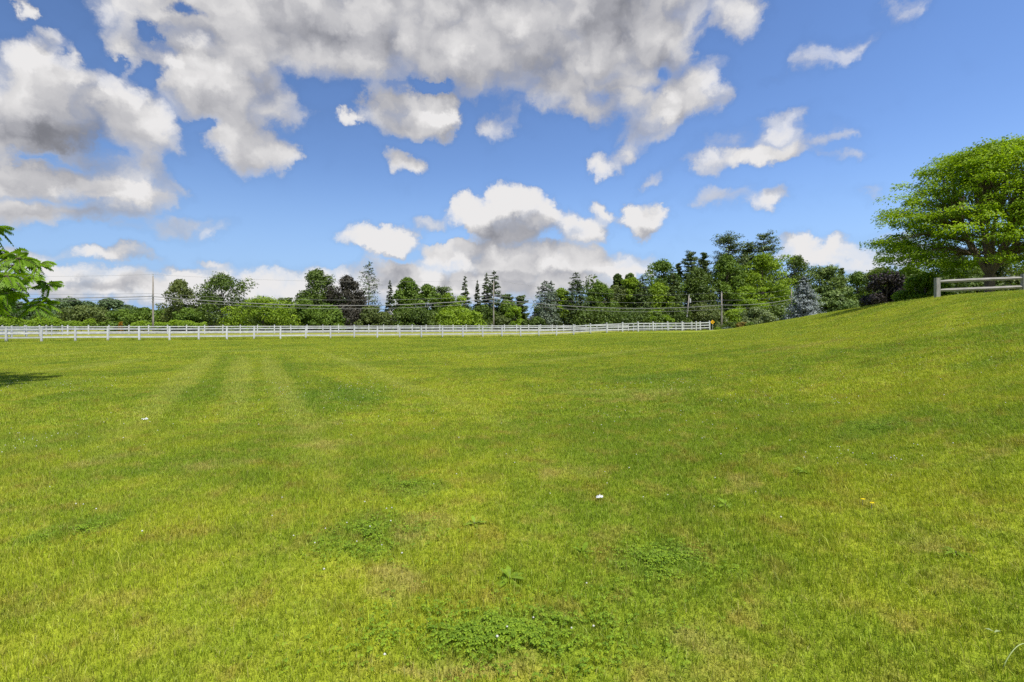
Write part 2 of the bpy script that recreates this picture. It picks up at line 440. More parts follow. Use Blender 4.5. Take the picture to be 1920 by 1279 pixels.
nw = L.noise(pos, 1.6, 2, .5, '2D')[1]
posw = L.v('ADD', pos, L.v('MULTIPLY', L.v('SUBTRACT', nw, (.5, .5, .5)), (.75, .75, 0)))
GREEN = (.215, .300, .020); LIME = (.352, .400, .028); STRAW = (.40, .33, .075); DEEP = (.130, .215, .014); PALE = (.40, .42, .09); RUST = (.34, .225, .055)
mixv = L.m('ADD', L.m('MULTIPLY', n1, .55), L.m('MULTIPLY', n2, .45))
c = L.mix(L.mapr(mixv, .36, .62), GREEN, LIME)
far = L.v('LENGTH', L.v('SUBTRACT', pos, (0, 0, 0)))
c = L.mix(L.m('MULTIPLY', L.mapr(n3, .48, .70), .46), c, STRAW)
c = L.mix(L.m('MULTIPLY', L.mapr(L.noise(L.v('ADD', pos, (5, 80, 0)), 1.5, 3, .6, '2D')[0], .52, .68), .22), c, DEEP)
c = L.mix(L.m('MULTIPLY', L.mapr(L.noise(L.v('ADD', pos, (90, 20, 0)), 2.2, 4, .65, '2D')[0], .56, .72), .38), c, RUST)
c = L.mix(L.m('MULTIPLY', L.mapr(ellipses(L, posw, CLOVER), .0, .8), .35), c, (.115, .235, .028))
c = L.mix(L.m('MULTIPLY', L.m('MULTIPLY', L.mapr(ellipses(L, posw, TAN), .0, .9), L.mapr(n3, .35, .6, .35, 1)), .42), c, (.46, .36, .13))
pos2 = L.v('ADD', pos, L.v('MULTIPLY', L.v('SUBTRACT', nw, (.5, .5, .5)), (.45, .45, 0)))
c = L.mix(L.m('MULTIPLY', L.mapr(ellipses(L, pos2, DARKLINES), .0, .9), .32), c, (.12, .22, .012))
c = L.mix(L.m('MULTIPLY', L.mapr(ellipses(L, pos2, TRACKS), .0, .9), .46), c, PALE)
# beyond the mown lawn the paddock grass is drier
L.put(lo.inputs[0], c)

gm, T = new_mat("lawn_ground")
g = T.n('ShaderNodeGroup'); g.node_tree = lawn
P3 = T.n('ShaderNodeNewGeometry').outputs['Position']
f1 = T.noise(P3, 9.0, 5, .7)[0]; f2 = T.noise(P3, 60.0, 3, .6)[0]
spd = T.sep(P3)
# signed distance past the near fence line
pad = T.m('SUBTRACT', T.m('SUBTRACT', spd[1], T.m('MULTIPLY', spd[0], .3908)), 62.4)
gcol = T.mix(T.m('MULTIPLY', T.mapr(pad, .0, 1.5), T.mapr(T.noise(P3, .5, 4, .6)[0], .3, .6, .55, .95)), g.outputs[0], (.30, .30, .06))
gcol = T.v('SCALE', gcol); T.put(gcol.node.inputs['Scale'], T.m('ADD', T.mapr(f1, .3, .7, .74, 1.0), T.mapr(f2, .3, .7, -.16, .12)))
bp = T.n('ShaderNodeBump'); bp.inputs['Strength'].default_value = .8; bp.inputs['Distance'].default_value = .05
T.link(T.m('ADD', f1, T.m('MULTIPLY', f2, .4)), bp.inputs['Height'])
finish(T, principled(T, gcol, .85, .1, normal=bp.outputs[0]))

bm_, T = new_mat("grass_blades")
g = T.n('ShaderNodeGroup'); g.node_tree = lawn
t = T.n('ShaderNodeAttribute'); t.attribute_name = 'tint'
cc = T.v('SCALE', g.outputs[0]); T.put(cc.node.inputs['Scale'], T.mapr(t.outputs['Fac'], 0, 1, .50, 1.72, smooth=False))
cc = T.mix(T.mapr(t.outputs['Fac'], .88, .97, 0, .75), cc, (.36, .30, .12))
p = principled(T, cc, .5, .3)
tr = T.n('ShaderNodeBsdfTranslucent'); T.link(T.v('MULTIPLY', cc, (1.2, 1.25, .5)), tr.inputs['Color'])
mx = T.n('ShaderNodeMixShader'); mx.inputs[0].default_value = .32
T.link(p, mx.inputs[1]); T.link(tr.outputs[0], mx.inputs[2]); finish(T, mx.outputs[0])
BLADE = bm_

M = {}
M['white'] = simple_mat("white_fence_paint", (.62, .63, .66), (.44, .44, .46), 3, .5, .3, stretch=(1, 1, .5))
def tone_by_object(mat, amt):
    nt = mat.node_tree; p = [n for n in nt.nodes if n.type == 'BSDF_PRINCIPLED'][0]; src = p.inputs['Base Color'].links[0].from_socket
    oi = nt.nodes.new('ShaderNodeObjectInfo'); mr = nt.nodes.new('ShaderNodeMapRange'); vm = nt.nodes.new('ShaderNodeVectorMath'); vm.operation = 'SCALE'
    nt.links.new(oi.outputs['Random'], mr.inputs[0]); mr.inputs[3].default_value = 1 - amt; mr.inputs[4].default_value = 1.0
    nt.links.new(src, vm.inputs[0]); nt.links.new(mr.outputs[0], vm.inputs['Scale']); nt.links.new(vm.outputs[0], p.inputs['Base Color'])
tone_by_object(M['white'], .22)
M['wood'] = simple_mat("weathered_rail_wood", (.36, .34, .31), (.20, .19, .175), 5, .85, .2, stretch=(.5, .5, 5), bump=.4)
M['post'] = simple_mat("weathered_post_wood", (.32, .31, .285), (.20, .19, .175), 5, .85, .2, stretch=(5, 5, .6), bump=.4)
M['pole'] = simple_mat("grey_pole_wood", (.34, .31, .27), (.20, .18, .155), 3, .85, .2, stretch=(3, 3, .25))
M['wire'] = simple_mat("wire_sheath", (.20, .20, .20), (.17, .17, .17), 1, .5, .4)
M['asphalt'] = simple_mat("asphalt", (.15, .15, .155), (.11, .11, .115), 2.5, .9, .2)
M['bark'] = simple_mat("bark", (.17, .135, .105), (.075, .06, .048), 5, .9, .1, stretch=(2, 2, .5), bump=.6)
M['bark2'] = simple_mat("smooth_tan_bark", (.22, .17, .125), (.11, .085, .062), 4, .85, .1, stretch=(1, 1, .35), bump=.5)
M['pale_bark'] = simple_mat("bleached_bark", (.55, .53, .47), (.33, .31, .27), 5, .8, .1)
M['galv'] = simple_mat("galvanised_steel", (.45, .46, .47), (.38, .39, .40), 6, .4, .5, metal=.6)
M['yellow'] = simple_mat("yellow_sign_face", (.85, .46, .01), (.80, .42, .01), 4, .4, .4)
M['orange'] = simple_mat("orange_sign_face", (.75, .13, .02), (.7, .11, .02), 4, .4, .4)
M['black'] = simple_mat("black_sign_paint", (.015, .015, .015), None, 4, .5, .3)
M['siding'] = simple_mat("white_siding", (.72, .72, .70), (.60, .60, .58), 4, .6, .3)
M['shingle'] = simple_mat("grey_shingles", (.16, .15, .15), (.10, .10, .10), 6, .9, .1)
M['glass'] = simple_mat("dark_window_glass", (.03, .035, .04), None, 1, .08, .6)
M['grey_box'] = simple_mat("grey_transformer_paint", (.45, .46, .46), None, 4, .4, .4)
M['petal'] = simple_mat("clover_petal", (.64, .63, .56), (.50, .50, .42), 30, .7, .2)
M['yel_petal'] = simple_mat("dandelion_petal", (.80, .66, .01), None, 30, .6, .2)
M['straw'] = simple_mat('pale_green_stem', (.45, .52, .22), (.36, .44, .16), 20, .6, .3)
M['paper'] = simple_mat("white_paper", (.78, .79, .80), (.62, .63, .66), 40, .7, .2)

# ------------------------------------------------------------------ ground sheet
ang = np.concatenate([np.radians(np.arange(-62, 62, .35)), np.radians(np.arange(62, 298, 2.0))])
rad = np.concatenate([[0.0], .35 * (1.036 ** np.arange(0, 242))])
A, R = np.meshgrid(ang, rad[1:])
X, Yg = R * np.sin(A), R * np.cos(A)
Vg = np.stack([X, Yg, ground(X, Yg)], -1).reshape(-1, 3)
Vg = np.concatenate([Vg, [[0, 0, 0]]])
na, nr = len(ang), len(rad) - 1
i, j = np.meshgrid(np.arange(nr - 1), np.arange(na), indexing='ij')
Fq = np.stack([i * na + j, (i + 1) * na + j, (i + 1) * na + (j + 1) % na, i * na + (j + 1) % na], -1).reshape(-1, 4)[:, ::-1]
me = bpy.data.meshes.new("grass_ground")
me.from_pydata(Vg.tolist(), [], Fq.tolist() + [((j0 + 1) % na, j0, nr * na) for j0 in range(na)])
me.update()
link("grass_ground", me, gm, smooth=True, kind='structure')

# road behind the far paddock fence
def off_line(u, off): return (95.96 + 1.064 * off) / (1 - .3626 * u)       # depth of a line 'off' metres behind the far fence
V = []; Fc = []
for k, xx in enumerate(np.arange(-330, 330, 6.0)):
    y0 = 95.96 + .3626 * xx
    for off in (3.6, 10.6):
        X_, Y_ = xx - .341 * off, y0 + .94 * off
        V.append((X_, Y_, gz(X_, Y_) + .03))
    if k: Fc.append((2 * k - 2, 2 * k, 2 * k + 1, 2 * k - 1))
mb = MB(); mb.add(V, Fc); mb.build("road", M['asphalt'], kind='structure')

# ------------------------------------------------------------------ lawn grass: patches of blades set edge to edge
def blade_patch(name, size, n, h, w, seed, hs=.38):
    r = np.random.default_rng(seed)
    x = r.uniform(-size / 2, size / 2, n); y = r.uniform(-size / 2, size / 2, n)
    # tufts: blades pull towards a few hundred crowns
    nc = max(12, n // 14); cx = r.uniform(-size / 2, size / 2, nc); cy = r.uniform(-size / 2, size / 2, nc)
    k = r.integers(0, nc, n); f = np.where(r.random(n) < .55, r.uniform(.6, .95, n), 0)
    far = np.hypot(cx[k] - x, cy[k] - y); f = f * 1.0
    x = np.where(f > 0, cx[k] + r.normal(0, .012 * size ** .5 + w, n), x); y = np.where(f > 0, cy[k] + r.normal(0, .012 * size ** .5 + w, n), y)
    H = h * np.exp(r.normal(-.08, hs, n)) * (0.8 + .4 * r.random(nc))[k]
    th = r.uniform(0, 2 * np.pi, n); lean = np.abs(r.normal(.35, .3, n)) * H
    lx, ly = np.cos(th), np.sin(th)
    fa = r.uniform(0, 2 * np.pi, n); sx, sy = np.cos(fa), np.sin(fa)
    ww = w * r.uniform(.7, 1.3, n)
    base = np.stack([x, y, np.full(n, -.004)], -1)
    side = np.stack([sx * ww / 2, sy * ww / 2, 0 * ww], -1)
    mid = base + np.stack([lx * lean * .35, ly * lean * .35, H * .58], -1)
    tip = base + np.stack([lx * lean * 1.15, ly * lean * 1.15, H * np.where(lean / H > .6, .80, 1.0)], -1)
    V = np.stack([base - side, base + side, mid - side * .85, mid + side * .85, tip], 1).reshape(-1, 3)
    b = np.arange(n)[:, None] * 5
    Fa = np.concatenate([b + np.array([0, 1, 3]), b + np.array([0, 3, 2]), b + np.array([2, 3, 4])], 0)
    tint = r.random(n)
    me = raw_mesh(name, V, Fa, np.concatenate([tint, tint, tint]))
    me.materials.append(BLADE)
    return bpy.data.objects.new(name, me)
def lawn_object(name, size, variants, pts, label):
    coll = bpy.data.collections.new(name + "_patches")
    for v in variants: coll.objects.link(v)
    x, y, s = pts[:, 0], pts[:, 1], pts[:, 2]
    e = size / 2
    zx = (ground(x + e, y) - ground(x - e, y)) / size; zy = (ground(x, y + e) - ground(x, y - e)) / size
    z = (ground(x + e, y) + ground(x - e, y) + ground(x, y + e) + ground(x, y - e)) / 4
    n = len(x); r = np.random.default_rng(5)
    q = r.integers(0, 4, n)
    rot = np.zeros((n, 3), np.float32)
    from mathutils import Matrix
    for k in range(n):
        nrm = Vector((-zx[k], -zy[k], 1)).normalized()
        Rm = Vector((0, 0, 1)).rotation_difference(nrm).to_matrix() @ Matrix.Rotation(q[k] * math.pi / 2, 3, 'Z')
        rot[k] = Rm.to_euler()
    me = bpy.data.meshes.new(name)
    me.vertices.add(n); me.vertices.foreach_set('co', np.stack([x, y, z], -1).astype(np.float32).ravel())
    a = me.attributes.new('rot', 'FLOAT_VECTOR', 'POINT'); a.data.foreach_set('vector', rot.ravel())
    a = me.attributes.new('hs', 'FLOAT_VECTOR', 'POINT')
    hsv = np.stack([np.ones(n), np.ones(n), s], -1).astype(np.float32); a.data.foreach_set('vector', hsv.ravel())
    a = me.attributes.new('pick', 'INT', 'POINT'); a.data.foreach_set('value', r.integers(0, len(variants), n).astype(np.int32))
    o = link(name, me, None, kind='stuff', label=label, cat='grass')
    ng = bpy.data.node_groups.new(name + "_scatter", 'GeometryNodeTree')
    ng.interface.new_socket("Geometry", in_out='INPUT', socket_type='NodeSocketGeometry')
    ng.interface.new_socket("Geometry", in_out='OUTPUT', socket_type='NodeSocketGeometry')
    N = ng.nodes; gi = N.new('NodeGroupInput'); go = N.new('NodeGroupOutput')
    ci = N.new('GeometryNodeCollectionInfo'); ci.inputs['Collection'].default_value = coll
    ci.inputs['Separate Children'].default_value = True; ci.inputs['Reset Children'].default_value = True
    ip = N.new('GeometryNodeInstanceOnPoints')
    def attr(nm, t):
        a = N.new('GeometryNodeInputNamedAttribute'); a.data_type = t; a.inputs['Name'].default_value = nm
        return a.outputs['Attribute']
    lk = ng.links.new
    lk(gi.outputs[0], ip.inputs['Points']); lk(ci.outputs[0], ip.inputs['Instance'])
    ip.inputs['Pick Instance'].default_value = True
    lk(attr('pick', 'INT'), ip.inputs['Instance Index'])
    lk(attr('rot', 'FLOAT_VECTOR'), ip.inputs['Rotation'])
    lk(attr('hs', 'FLOAT_VECTOR'), ip.inputs['Scale'])
    lk(ip.outputs[0], go.inputs[0])
    md = o.modifiers.new("scatter", 'NODES'); md.node_group = ng
    return o
def zone(y0, y1, size, seed):
    ys = np.arange(y0 + size / 2, y1, size); pts = []
    r = np.random.default_rng(seed)
    for y in ys:
        w = 1.10 * (y + size) + 1.2
        xs = np.arange(-math.ceil(w / size) * size, w, size)
        for x in xs:
            hh = .85 + .45 * (.5 + .5 * math.sin(x * 2.1 + 1.7 * math.sin(y * 1.3)) * math.sin(y * 1.9 + x * .6)) * r.uniform(.7, 1.2)
            pts.append((x + size / 2, y, hh))
    return np.array(pts)
if not globals().get('NO_GRASS'):
    lawn_object("lawn_grass", .5, [blade_patch("blade_patch", .5, 3800, .030, .0031, 10 + k) for k in range(6)], zone(1.0, 8.0, .5, 1), "short mown grass of the lawn close by, with single blades showing")
    lawn_object("lawn_grass", 1.0, [blade_patch("blade_patch", 1.0, 5800, .031, .0058, 30 + k) for k in range(6)], zone(8.0, 22.0, 1.0, 2), "mown yellow green grass in the middle of the lawn")
    lawn_object("lawn_grass", 2.0, [blade_patch("blade_patch", 2.0, 6500, .036, .013, 50 + k) for k in range(5)], zone(22.0, 62.0, 2.0, 3)[:], "mown grass of the far lawn running up to the white fence")

# ------------------------------------------------------------------ white board fences of the paddock
def make_fence(name, pts, label, h=1.3, pw=.15, fr=(.30, .585, .865), rh=.135, mat='white'):
    x0, y0 = pts[0]
    root = empty(name, (x0, y0, gz(x0, y0)), label=label, cat='fence')
    o3 = np.array([x0, y0, gz(x0, y0)])
    post_me = None
    P = [np.array([x, y, gz(x, y)]) for x, y in pts]
    d = P[-1] - P[0]; rz = math.atan2(d[1], d[0])
    mb = MB(); mb.box((0, 0, h / 2 - .10), (pw, pw, h + .20), rz); mb.box((0, 0, h + .012), (pw + .03, pw + .03, .025), rz); mb.box((0, 0, h + .045), (pw, pw, .04), rz, top=.45)
    first = mb.build('post', M[mat], root, loc=tuple(P[0] - o3))
    for p in P[1:]:
        c = first.copy(); c.location = tuple(p - o3); c.rotation_euler = (rng.normal(0, .014), rng.normal(0, .014), 0); COL.objects.link(c); c.parent = root
    nrm = np.array([-math.sin(rz), math.cos(rz), 0]) * (.02 if True else 0)
    for k in range(0, len(P) - 1, 2):
        seg = P[k:k + 3]
        for f in fr:
            mb = MB(); n = len(seg); V = []
            for q in seg:
                c = q - o3 + np.array([0, 0, f * h + rng.normal(0, .012)])
                for s_, t_ in ((-.022, -rh / 2), (.022, -rh / 2), (.022, rh / 2), (-.022, rh / 2)):
                    V.append(c + np.array([-math.sin(rz) * s_, math.cos(rz) * s_, t_]))
            Fr = [(3, 2, 1, 0), tuple(4 * (n - 1) + q for q in range(4))]
            for m_ in range(n - 1):
                for q in range(4): Fr.append((4 * m_ + q, 4 * m_ + (q + 1) % 4, 4 * m_ + 4 + (q + 1) % 4, 4 * m_ + 4 + q))
            mb.add(V, Fr); mb.build('rail', M[mat], root)
    return root
near = [(45 * (-.9875 + .05054 * n), 45 * (1 + .01975 * n)) for n in range(-3, 33)]
make_fence("paddock_fence", near, "nearer white three-board fence with square posts across the lawn")
if not globals().get('NO_GRASS'):
    q = np.arange(-3, 32, .2049)
    strip = np.stack([45 * (-.9875 + .05054 * q), 45 * (1 + .01975 * q), np.random.default_rng(3).uniform(.6, 1.5, len(q))], -1)
    lawn_object("rough_grass", .5, [blade_patch("rough_patch", .55, 260, .13, .013, 70 + k) for k in range(3)], strip, "longer uncut grass along the foot of the nearer white fence")
farl = [(73 * (-.8677 + .03141 * m), 73 * (1 + .01139 * m)) for m in range(-6, 39)]
make_fence("paddock_fence", farl, "farther white three-board fence running along the road verge")
a, b = np.array(farl[-1]), np.array(near[-1])
make_fence("paddock_fence", [tuple(a + (b - a) * k / 12 + (0, 0)) for k in range(1, 12)] , "white fence closing the right end of the paddock")
make_fence("paddock_fence", [(-63.3 + 1.68 * k - .3, 72.4 - 3.55 * k) for k in range(0, 7)], "white fence closing the left end of the paddock, seen end on")

# ------------------------------------------------------------------ split rail fence on the hill
def rail_fence():
    pts = [(19.10, 23.0), (22.75, 22.75), (26.4, 22.6), (30.0, 22.5)]
    root = empty("rail_fence", (*pts[0], gz(*pts[0])), label="weathered grey two-rail wooden fence on the grassy rise before the big tree", cat='fence')
    o3 = np.array([*pts[0], gz(*pts[0])])
    P = [np.array([x, y, gz(x, y)]) for x, y in pts]
    for k, p in enumerate(P):
        q = p - o3
        mb = MB(); mb.box((q[0], q[1], q[2] + .375), (.185, .15, 1.05), .04, top=.97)
        mb.build('post', M['post'], root)
    for a, b in zip(P[:-1], P[1:]):
        for f in (.33, .73):
            mb = MB(); n = 9; pts_, rr = [], []
            for i in range(n):
                t = i / (n - 1); c = a + (b - a) * t - o3
                pts_.append((c[0], c[1], c[2] + f + rng.normal(0, .004))); rr.append(.078 if 0 < i < n - 1 else .05)
            mb.tube(pts_, rr, 5); mb.build('rail', M['wood'], root)
rail_fence()

# ------------------------------------------------------------------ utility poles, wires
def pole(px, off, top, label, lean=0.0, r=.15, can=False, bands=True):
    u = (px - 960) / F; Y = off_line(u, off); x = u * Y; z0 = gz(x, Y)
    zt = CZ + Y * (HY - top) / F
    root = empty("utility_pole", (x, Y, z0), label=label, cat='utility pole', group='utility poles along the road')
    H = zt - z0
    mb = MB(); mb.tube([(lean * H * t, 0, H * t - .15) for t in (0, .3, .6, 1)], [r, r * .92, r * .82, r * .68], 10); mb.build('shaft', M['pole'], root, smooth=True)
    mb = MB(); mb.tube([(lean * H, 0, H - .15), (lean * H, 0, H + .12)], [.05, .03], 6); mb.tube([(lean * H, 0, H + .05), (lean * H, 0, H + .2)], [.07, .07], 8); mb.build('insulator', M['grey_box'], root)
    if bands:
        mb = MB(); 
        for zz in (.60, .655, .55): mb.box((lean * H * zz, -r * .8, H * zz), (.16, .22, .1)); 
        mb.build('bracket', M['galv'], root)
    if can:
        cz = H * .84
        mb = MB(); mb.tube([(lean * cz + .36, 0, cz - .55), (lean * cz + .36, 0, cz + .35), (lean * cz + .36, 0, cz + .45)], [.24, .24, .1], 12)
        c = mb.build('transformer', M['grey_box'], root)
        mb = MB(); mb.tube([(lean * cz + .30, -.1, cz + .4), (lean * cz + .26, -.1, cz + .62)], [.05, .03], 6); mb.build('bushing', M['pale_bark'], c)
        mb = MB(); mb.box((lean * cz + .12, 0, cz), (.30, .1, .5)); mb.build('bracket', M['galv'], root)
        mb = MB(); mb.box((lean * H * .38, -.18, H * .40), (.3, .22, .5)); mb.build('equipment_box', M['grey_box'], root)
    return np.array([x, Y, z0]), H
pA, hA = pole(287, 2.5, 516, "dark wooden pole, leftmost, rising from the hedge")
pB, hB = pole(925.5, 2.5, 526, "pale wooden pole in front of the tall double spruce")
pC, hC = pole(1353, 2.5, 548, "wooden pole beside the yellow road sign, with a guy guard", r=.19)
pD, hD = pole(1484, 2.5, 541, "wooden pole half hidden by the blue spruce")
pE, hE = pole(1285.5, 12, 553, "leaning pole with a grey transformer can", lean=.10, can=True, r=.17)
pL = np.array([-104., 64., -.1]); 
root = empty("utility_pole", tuple(pL), label="wooden pole out past the left end of the paddock", cat='utility pole', group='utility poles along the road')
mb = MB(); mb.tube([(0, 0, -.1), (0, 0, 9.6)], [.15, .11], 10); mb.build('shaft', M['pole'], root, smooth=True)
pR = np.array([112., 141., 0.0])
def wire(stations, r, label, sag):
    mb = MB(); pts = []
    for a, b, s in zip(stations[:-1], stations[1:], sag):
        a, b = np.array(a, float), np.array(b, float)
        for k in range(14 + (b is stations[-1])):
            t = k / 14; p = a + (b - a) * t; p[2] -= s * 4 * t * (1 - t); pts.append(tuple(p))
    pts.append(tuple(map(float, stations[-1])))
    mb.tube(pts, [r] * len(pts), 5)
    mb.build("overhead_wire", M['wire'], label=label, cat='wire', group='wires between the utility poles')
def zc(p, py): return (p[0], p[1] - .2, CZ + p[1] * (HY - py) / F)
wire([(pL[0], pL[1], 9.5), zc(pA, 515), zc(pB, 525), zc(pC, 548), zc(pD, 541), (pR[0], pR[1], 9.5)], .012, "thin topmost wire linking the pole tips", (1.0, .7, 1.6, .7, 1))
wire([(pL[0], pL[1], 5.6), zc(pA, 556), zc(pB, 560.5), zc(pC, 572), zc(pD, 561), (pR[0], pR[1], 6.)], .055, "thick telephone cable, heaviest of the wires", (.6, 1.35, 1.25, .5, 1))
wire([(pL[0], pL[1], 5.0), zc(pA, 560.5), zc(pB, 566.5), zc(pC, 579), zc(pD, 566), (pR[0], pR[1], 5.5)], .026, "lowest cable, just under the thick telephone cable", (.6, 1.4, 1.2, .5, 1))
wire([(pL[0], pL[1], 6.2), zc(pA, 550.5), zc(pB, 555), zc(pC, 563), zc(pD, 553), (pR[0], pR[1], 6.6)], .018, "thin cable just above the thick telephone cable", (.5, .9, .9, .4, 1))
# guy with its pale guard
gx_, gy_ = pC[0] + 1.5, pC[1] - .3
root = empty("guy_wire", (gx_, gy_, gz(gx_, gy_)), label="pale guarded guy line slanting down beside the wooden pole near the sign", cat='guy wire')
tx, ty, tz = pC[0] - gx_, pC[1] - gy_, 6.6
mb = MB(); mb.tube([(0, 0, 0), (tx, ty, tz)], [.012, .012], 5); mb.build('cable', M['wire'], root)
mb = MB(); mb.tube([(0, 0, 0), (tx * .36, ty * .36, tz * .36)], [.09, .07], 8); mb.build('guard', M['pale_bark'], root)

# ------------------------------------------------------------------ road signs
def diamond_sign(px, Y, cy, s, face, label, arrow=True):
    x = (px - 960) / F * Y; z0 = gz(x, Y); zc_ = CZ + Y * (HY - cy) / F
    root = empty("road_sign", (x, Y, z0), label=label, cat='road sign')
    mb = MB(); mb.box((0, .03, (zc_ - z0 + s * .6) / 2), (.07, .04, zc_ - z0 + s * .6)); mb.build('post', M['galv'], root)
    mb = MB(); c = zc_ - z0; k = s * .7071
    V = [(0, -.012, c - k), (k, -.012, c), (0, -.012, c + k), (-k, -.012, c)]; V += [(a, .004, b_) for a, _, b_ in V]
    mb.add(V, [(0, 1, 2, 3), (7, 6, 5, 4), (0, 4, 5, 1), (1, 5, 6, 2), (2, 6, 7, 3), (3, 7, 4, 0)])
    f = mb.build('sign_face', M[face], root)
    if arrow:
        mb = MB(); k2 = s * .36; y_ = -.017
        for a0, b0, a1, b1 in ((-.10, -.36, .04, .06), (-.10, .0, .22, .12)):
            mb.add([(a0 * s, y_, c + b0 * s), (a1 * s, y_, c + b0 * s), (a1 * s, y_, c + b1 * s), (a0 * s, y_, c + b1 * s)], [(0, 1, 2, 3)])
        mb.add([(.16 * s, y_ - .003, c - .12 * s), (.40 * s, y_ - .003, c + .06 * s), (.16 * s, y_ - .003, c + .26 * s)], [(0, 1, 2)])
        mb.build('arrow', M['black'], f)
diamond_sign(1336, 104, 604, .62, 'yellow', "yellow diamond road sign with a black symbol at the fence end")
diamond_sign(1342.5, 127, 604, .42, 'orange', "small orange diamond sign behind the yellow one, near the trees", arrow=False)

# ------------------------------------------------------------------ white shed behind the trees
def shed():
    Y = 121.0; x = (1003 - 960) / F * Y; z0 = gz(x, Y)
    root = empty("garden_shed", (x, Y, z0), label="white gabled shed mostly hidden behind the blue-grey spruce", cat='shed')
    w, d, e, a = 2.0, 3.0, 2.1, 3.75
    mb = MB(); mb.add([(-w, -d, 0), (w, -d, 0), (w, -d, e), (0, -d, a), (-w, -d, e), (-w, d, 0), (w, d, 0), (w, d, e), (0, d, a), (-w, d, e)],
                      [(0, 1, 2, 3, 4), (9, 8, 7, 6, 5), (0, 5, 6, 1), (1, 6, 7, 2), (4, 9, 5, 0)])
    mb.build('wall', M['siding'], root)
    mb = MB()
    for s in (-1, 1):
        V = [(0, -d - .3, a + .03), (s * (w + .35), -d - .3, e - .25), (s * (w + .35), d + .3, e - .25), (0, d + .3, a + .03)]
        V += [(p[0], p[1], p[2] + .12) for p in V]
        mb.add(V, [(0, 1, 2, 3), (7, 6, 5, 4), (0, 4, 5, 1), (1, 5, 6, 2), (2, 6, 7, 3), (3, 7, 4, 0)])
    rf = mb.build('roof', M['shingle'], root)
    mb = MB()
    for s in (-1, 1):
        V = [(0, -d - .34, a + .17), (s * (w + .38), -d - .34, e - .11), (s * (w + .38), -d - .34, e - .36), (0, -d - .34, a - .08)]
        V += [(p[0], p[1] + .03, p[2]) for p in V]
        mb.add(V, [(0, 1, 2, 3), (7, 6, 5, 4), (0, 4, 5, 1), (1, 5, 6, 2), (2, 6, 7, 3), (3, 7, 4, 0)])
    mb.build('bargeboard', M['white'], rf)
    mb = MB(); mb.box((-.9, -d - .02, 1.5), (.8, .05, .8)); mb.build('window', M['glass'], root)
    mb = MB(); mb.box((.8, -d - .02, .95), (.9, .05, 1.9)); mb.build('door', M['white'], root)
shed()

# ------------------------------------------------------------------ foliage builders
def unit(v): return v / np.maximum(np.linalg.norm(v, axis=-1, keepdims=True), 1e-9)
def cards(c, nrm, ln, wd, r, axis=None, fold=.12):
    """one rhombic leaf (or leaf clump) per centre: base, side, tip, side"""
    n = len(c)
    a = r.normal(size=(n, 3)) if axis is None else axis + r.normal(size=(n, 3)) * .25
    t = unit(a - (a * nrm).sum(-1, keepdims=True) * nrm); s = np.cross(nrm, t)
    ln = np.broadcast_to(ln, (n,))[:, None]; wd = np.broadcast_to(wd, (n,))[:, None]
    up = nrm * ln * fold
    V = np.stack([c - t * ln / 2 - up, c + s * wd / 2 + up * .3, c + t * ln / 2 - up, c - s * wd / 2 + up * .3], 1)
    return V
def foliage(name, Vs, tint, mat, parent, **kw):
    V = np.concatenate(Vs) if isinstance(Vs, list) else Vs
    tint = np.concatenate(tint) if isinstance(tint, list) else tint
    n = len(V); Fa = np.arange(n * 4).reshape(n, 4)
    me = raw_mesh(name, V.reshape(-1, 3), Fa, tint)
    return link(name, me, mat, parent, **kw)
LM = {}
def LMt(key):
    pal = {
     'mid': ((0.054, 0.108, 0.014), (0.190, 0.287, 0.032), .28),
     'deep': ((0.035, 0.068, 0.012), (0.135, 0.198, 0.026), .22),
     'dull': ((0.060, 0.094, 0.025), (0.176, 0.218, 0.050), .22),
     'olive': ((0.059, 0.091, 0.022), (0.171, 0.203, 0.046), .22),
     'lime': ((0.101, 0.179, 0.013), (0.309, 0.431, 0.025), .34),
     'bright': ((0.098, 0.184, 0.011), (0.299, 0.425, 0.025), .36),
     'purple': ((0.017, 0.016, 0.016), (0.062, 0.049, 0.047), .12),
     'beech': ((.028, .026, .018), (.088, .080, .058), .15),
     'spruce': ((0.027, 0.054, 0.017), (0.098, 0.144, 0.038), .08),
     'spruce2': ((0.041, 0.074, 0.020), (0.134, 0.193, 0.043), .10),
     'bluespruce':((.135, .165, .168), (.400, .450, .455), .06),
     'greyspruce': ((0.062, 0.091, 0.062), (0.218, 0.271, 0.182), .06),
     'pine': ((0.046, 0.082, 0.024), (0.157, 0.215, 0.054), .08),
     'pine2': ((0.060, 0.108, 0.025), (0.202, 0.277, 0.059), .10),
     'sage': ((0.100, 0.150, 0.050), (0.320, 0.380, 0.170), .25),
     'rust': ((0.120, 0.100, 0.020), (0.340, 0.260, 0.050), .25),
     'orange':((.26, .14, .01), (.42, .25, .02), .2),
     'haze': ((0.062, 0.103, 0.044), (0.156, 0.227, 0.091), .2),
     'hero': ((.105, .190, .009), (.350, .500, .019), .48),
     'sumac': ((0.091, 0.195, 0.011), (0.247, 0.416, 0.022), .45)}[key]
    if key not in LM: LM[key] = leaf_mat("foliage_" + key, pal[0], pal[1], pal[2])
    return LM[key]

def trunk_mesh(mb, H, r0, r, lean=(0, 0), n=7, zs=6):
    pts = [(lean[0] * (k / zs) ** 1.4 + r.normal(0, .02 * H * .3), lean[1] * (k / zs) ** 1.4, H * k / zs - (.3 if k == 0 else 0)) for k in range(zs + 1)]
    rad = [r0 * (1.25 if k == 0 else 1) * (1 - .85 * k / zs) for k in range(zs + 1)]
    mb.tube(pts, rad, n, cap=False); return pts

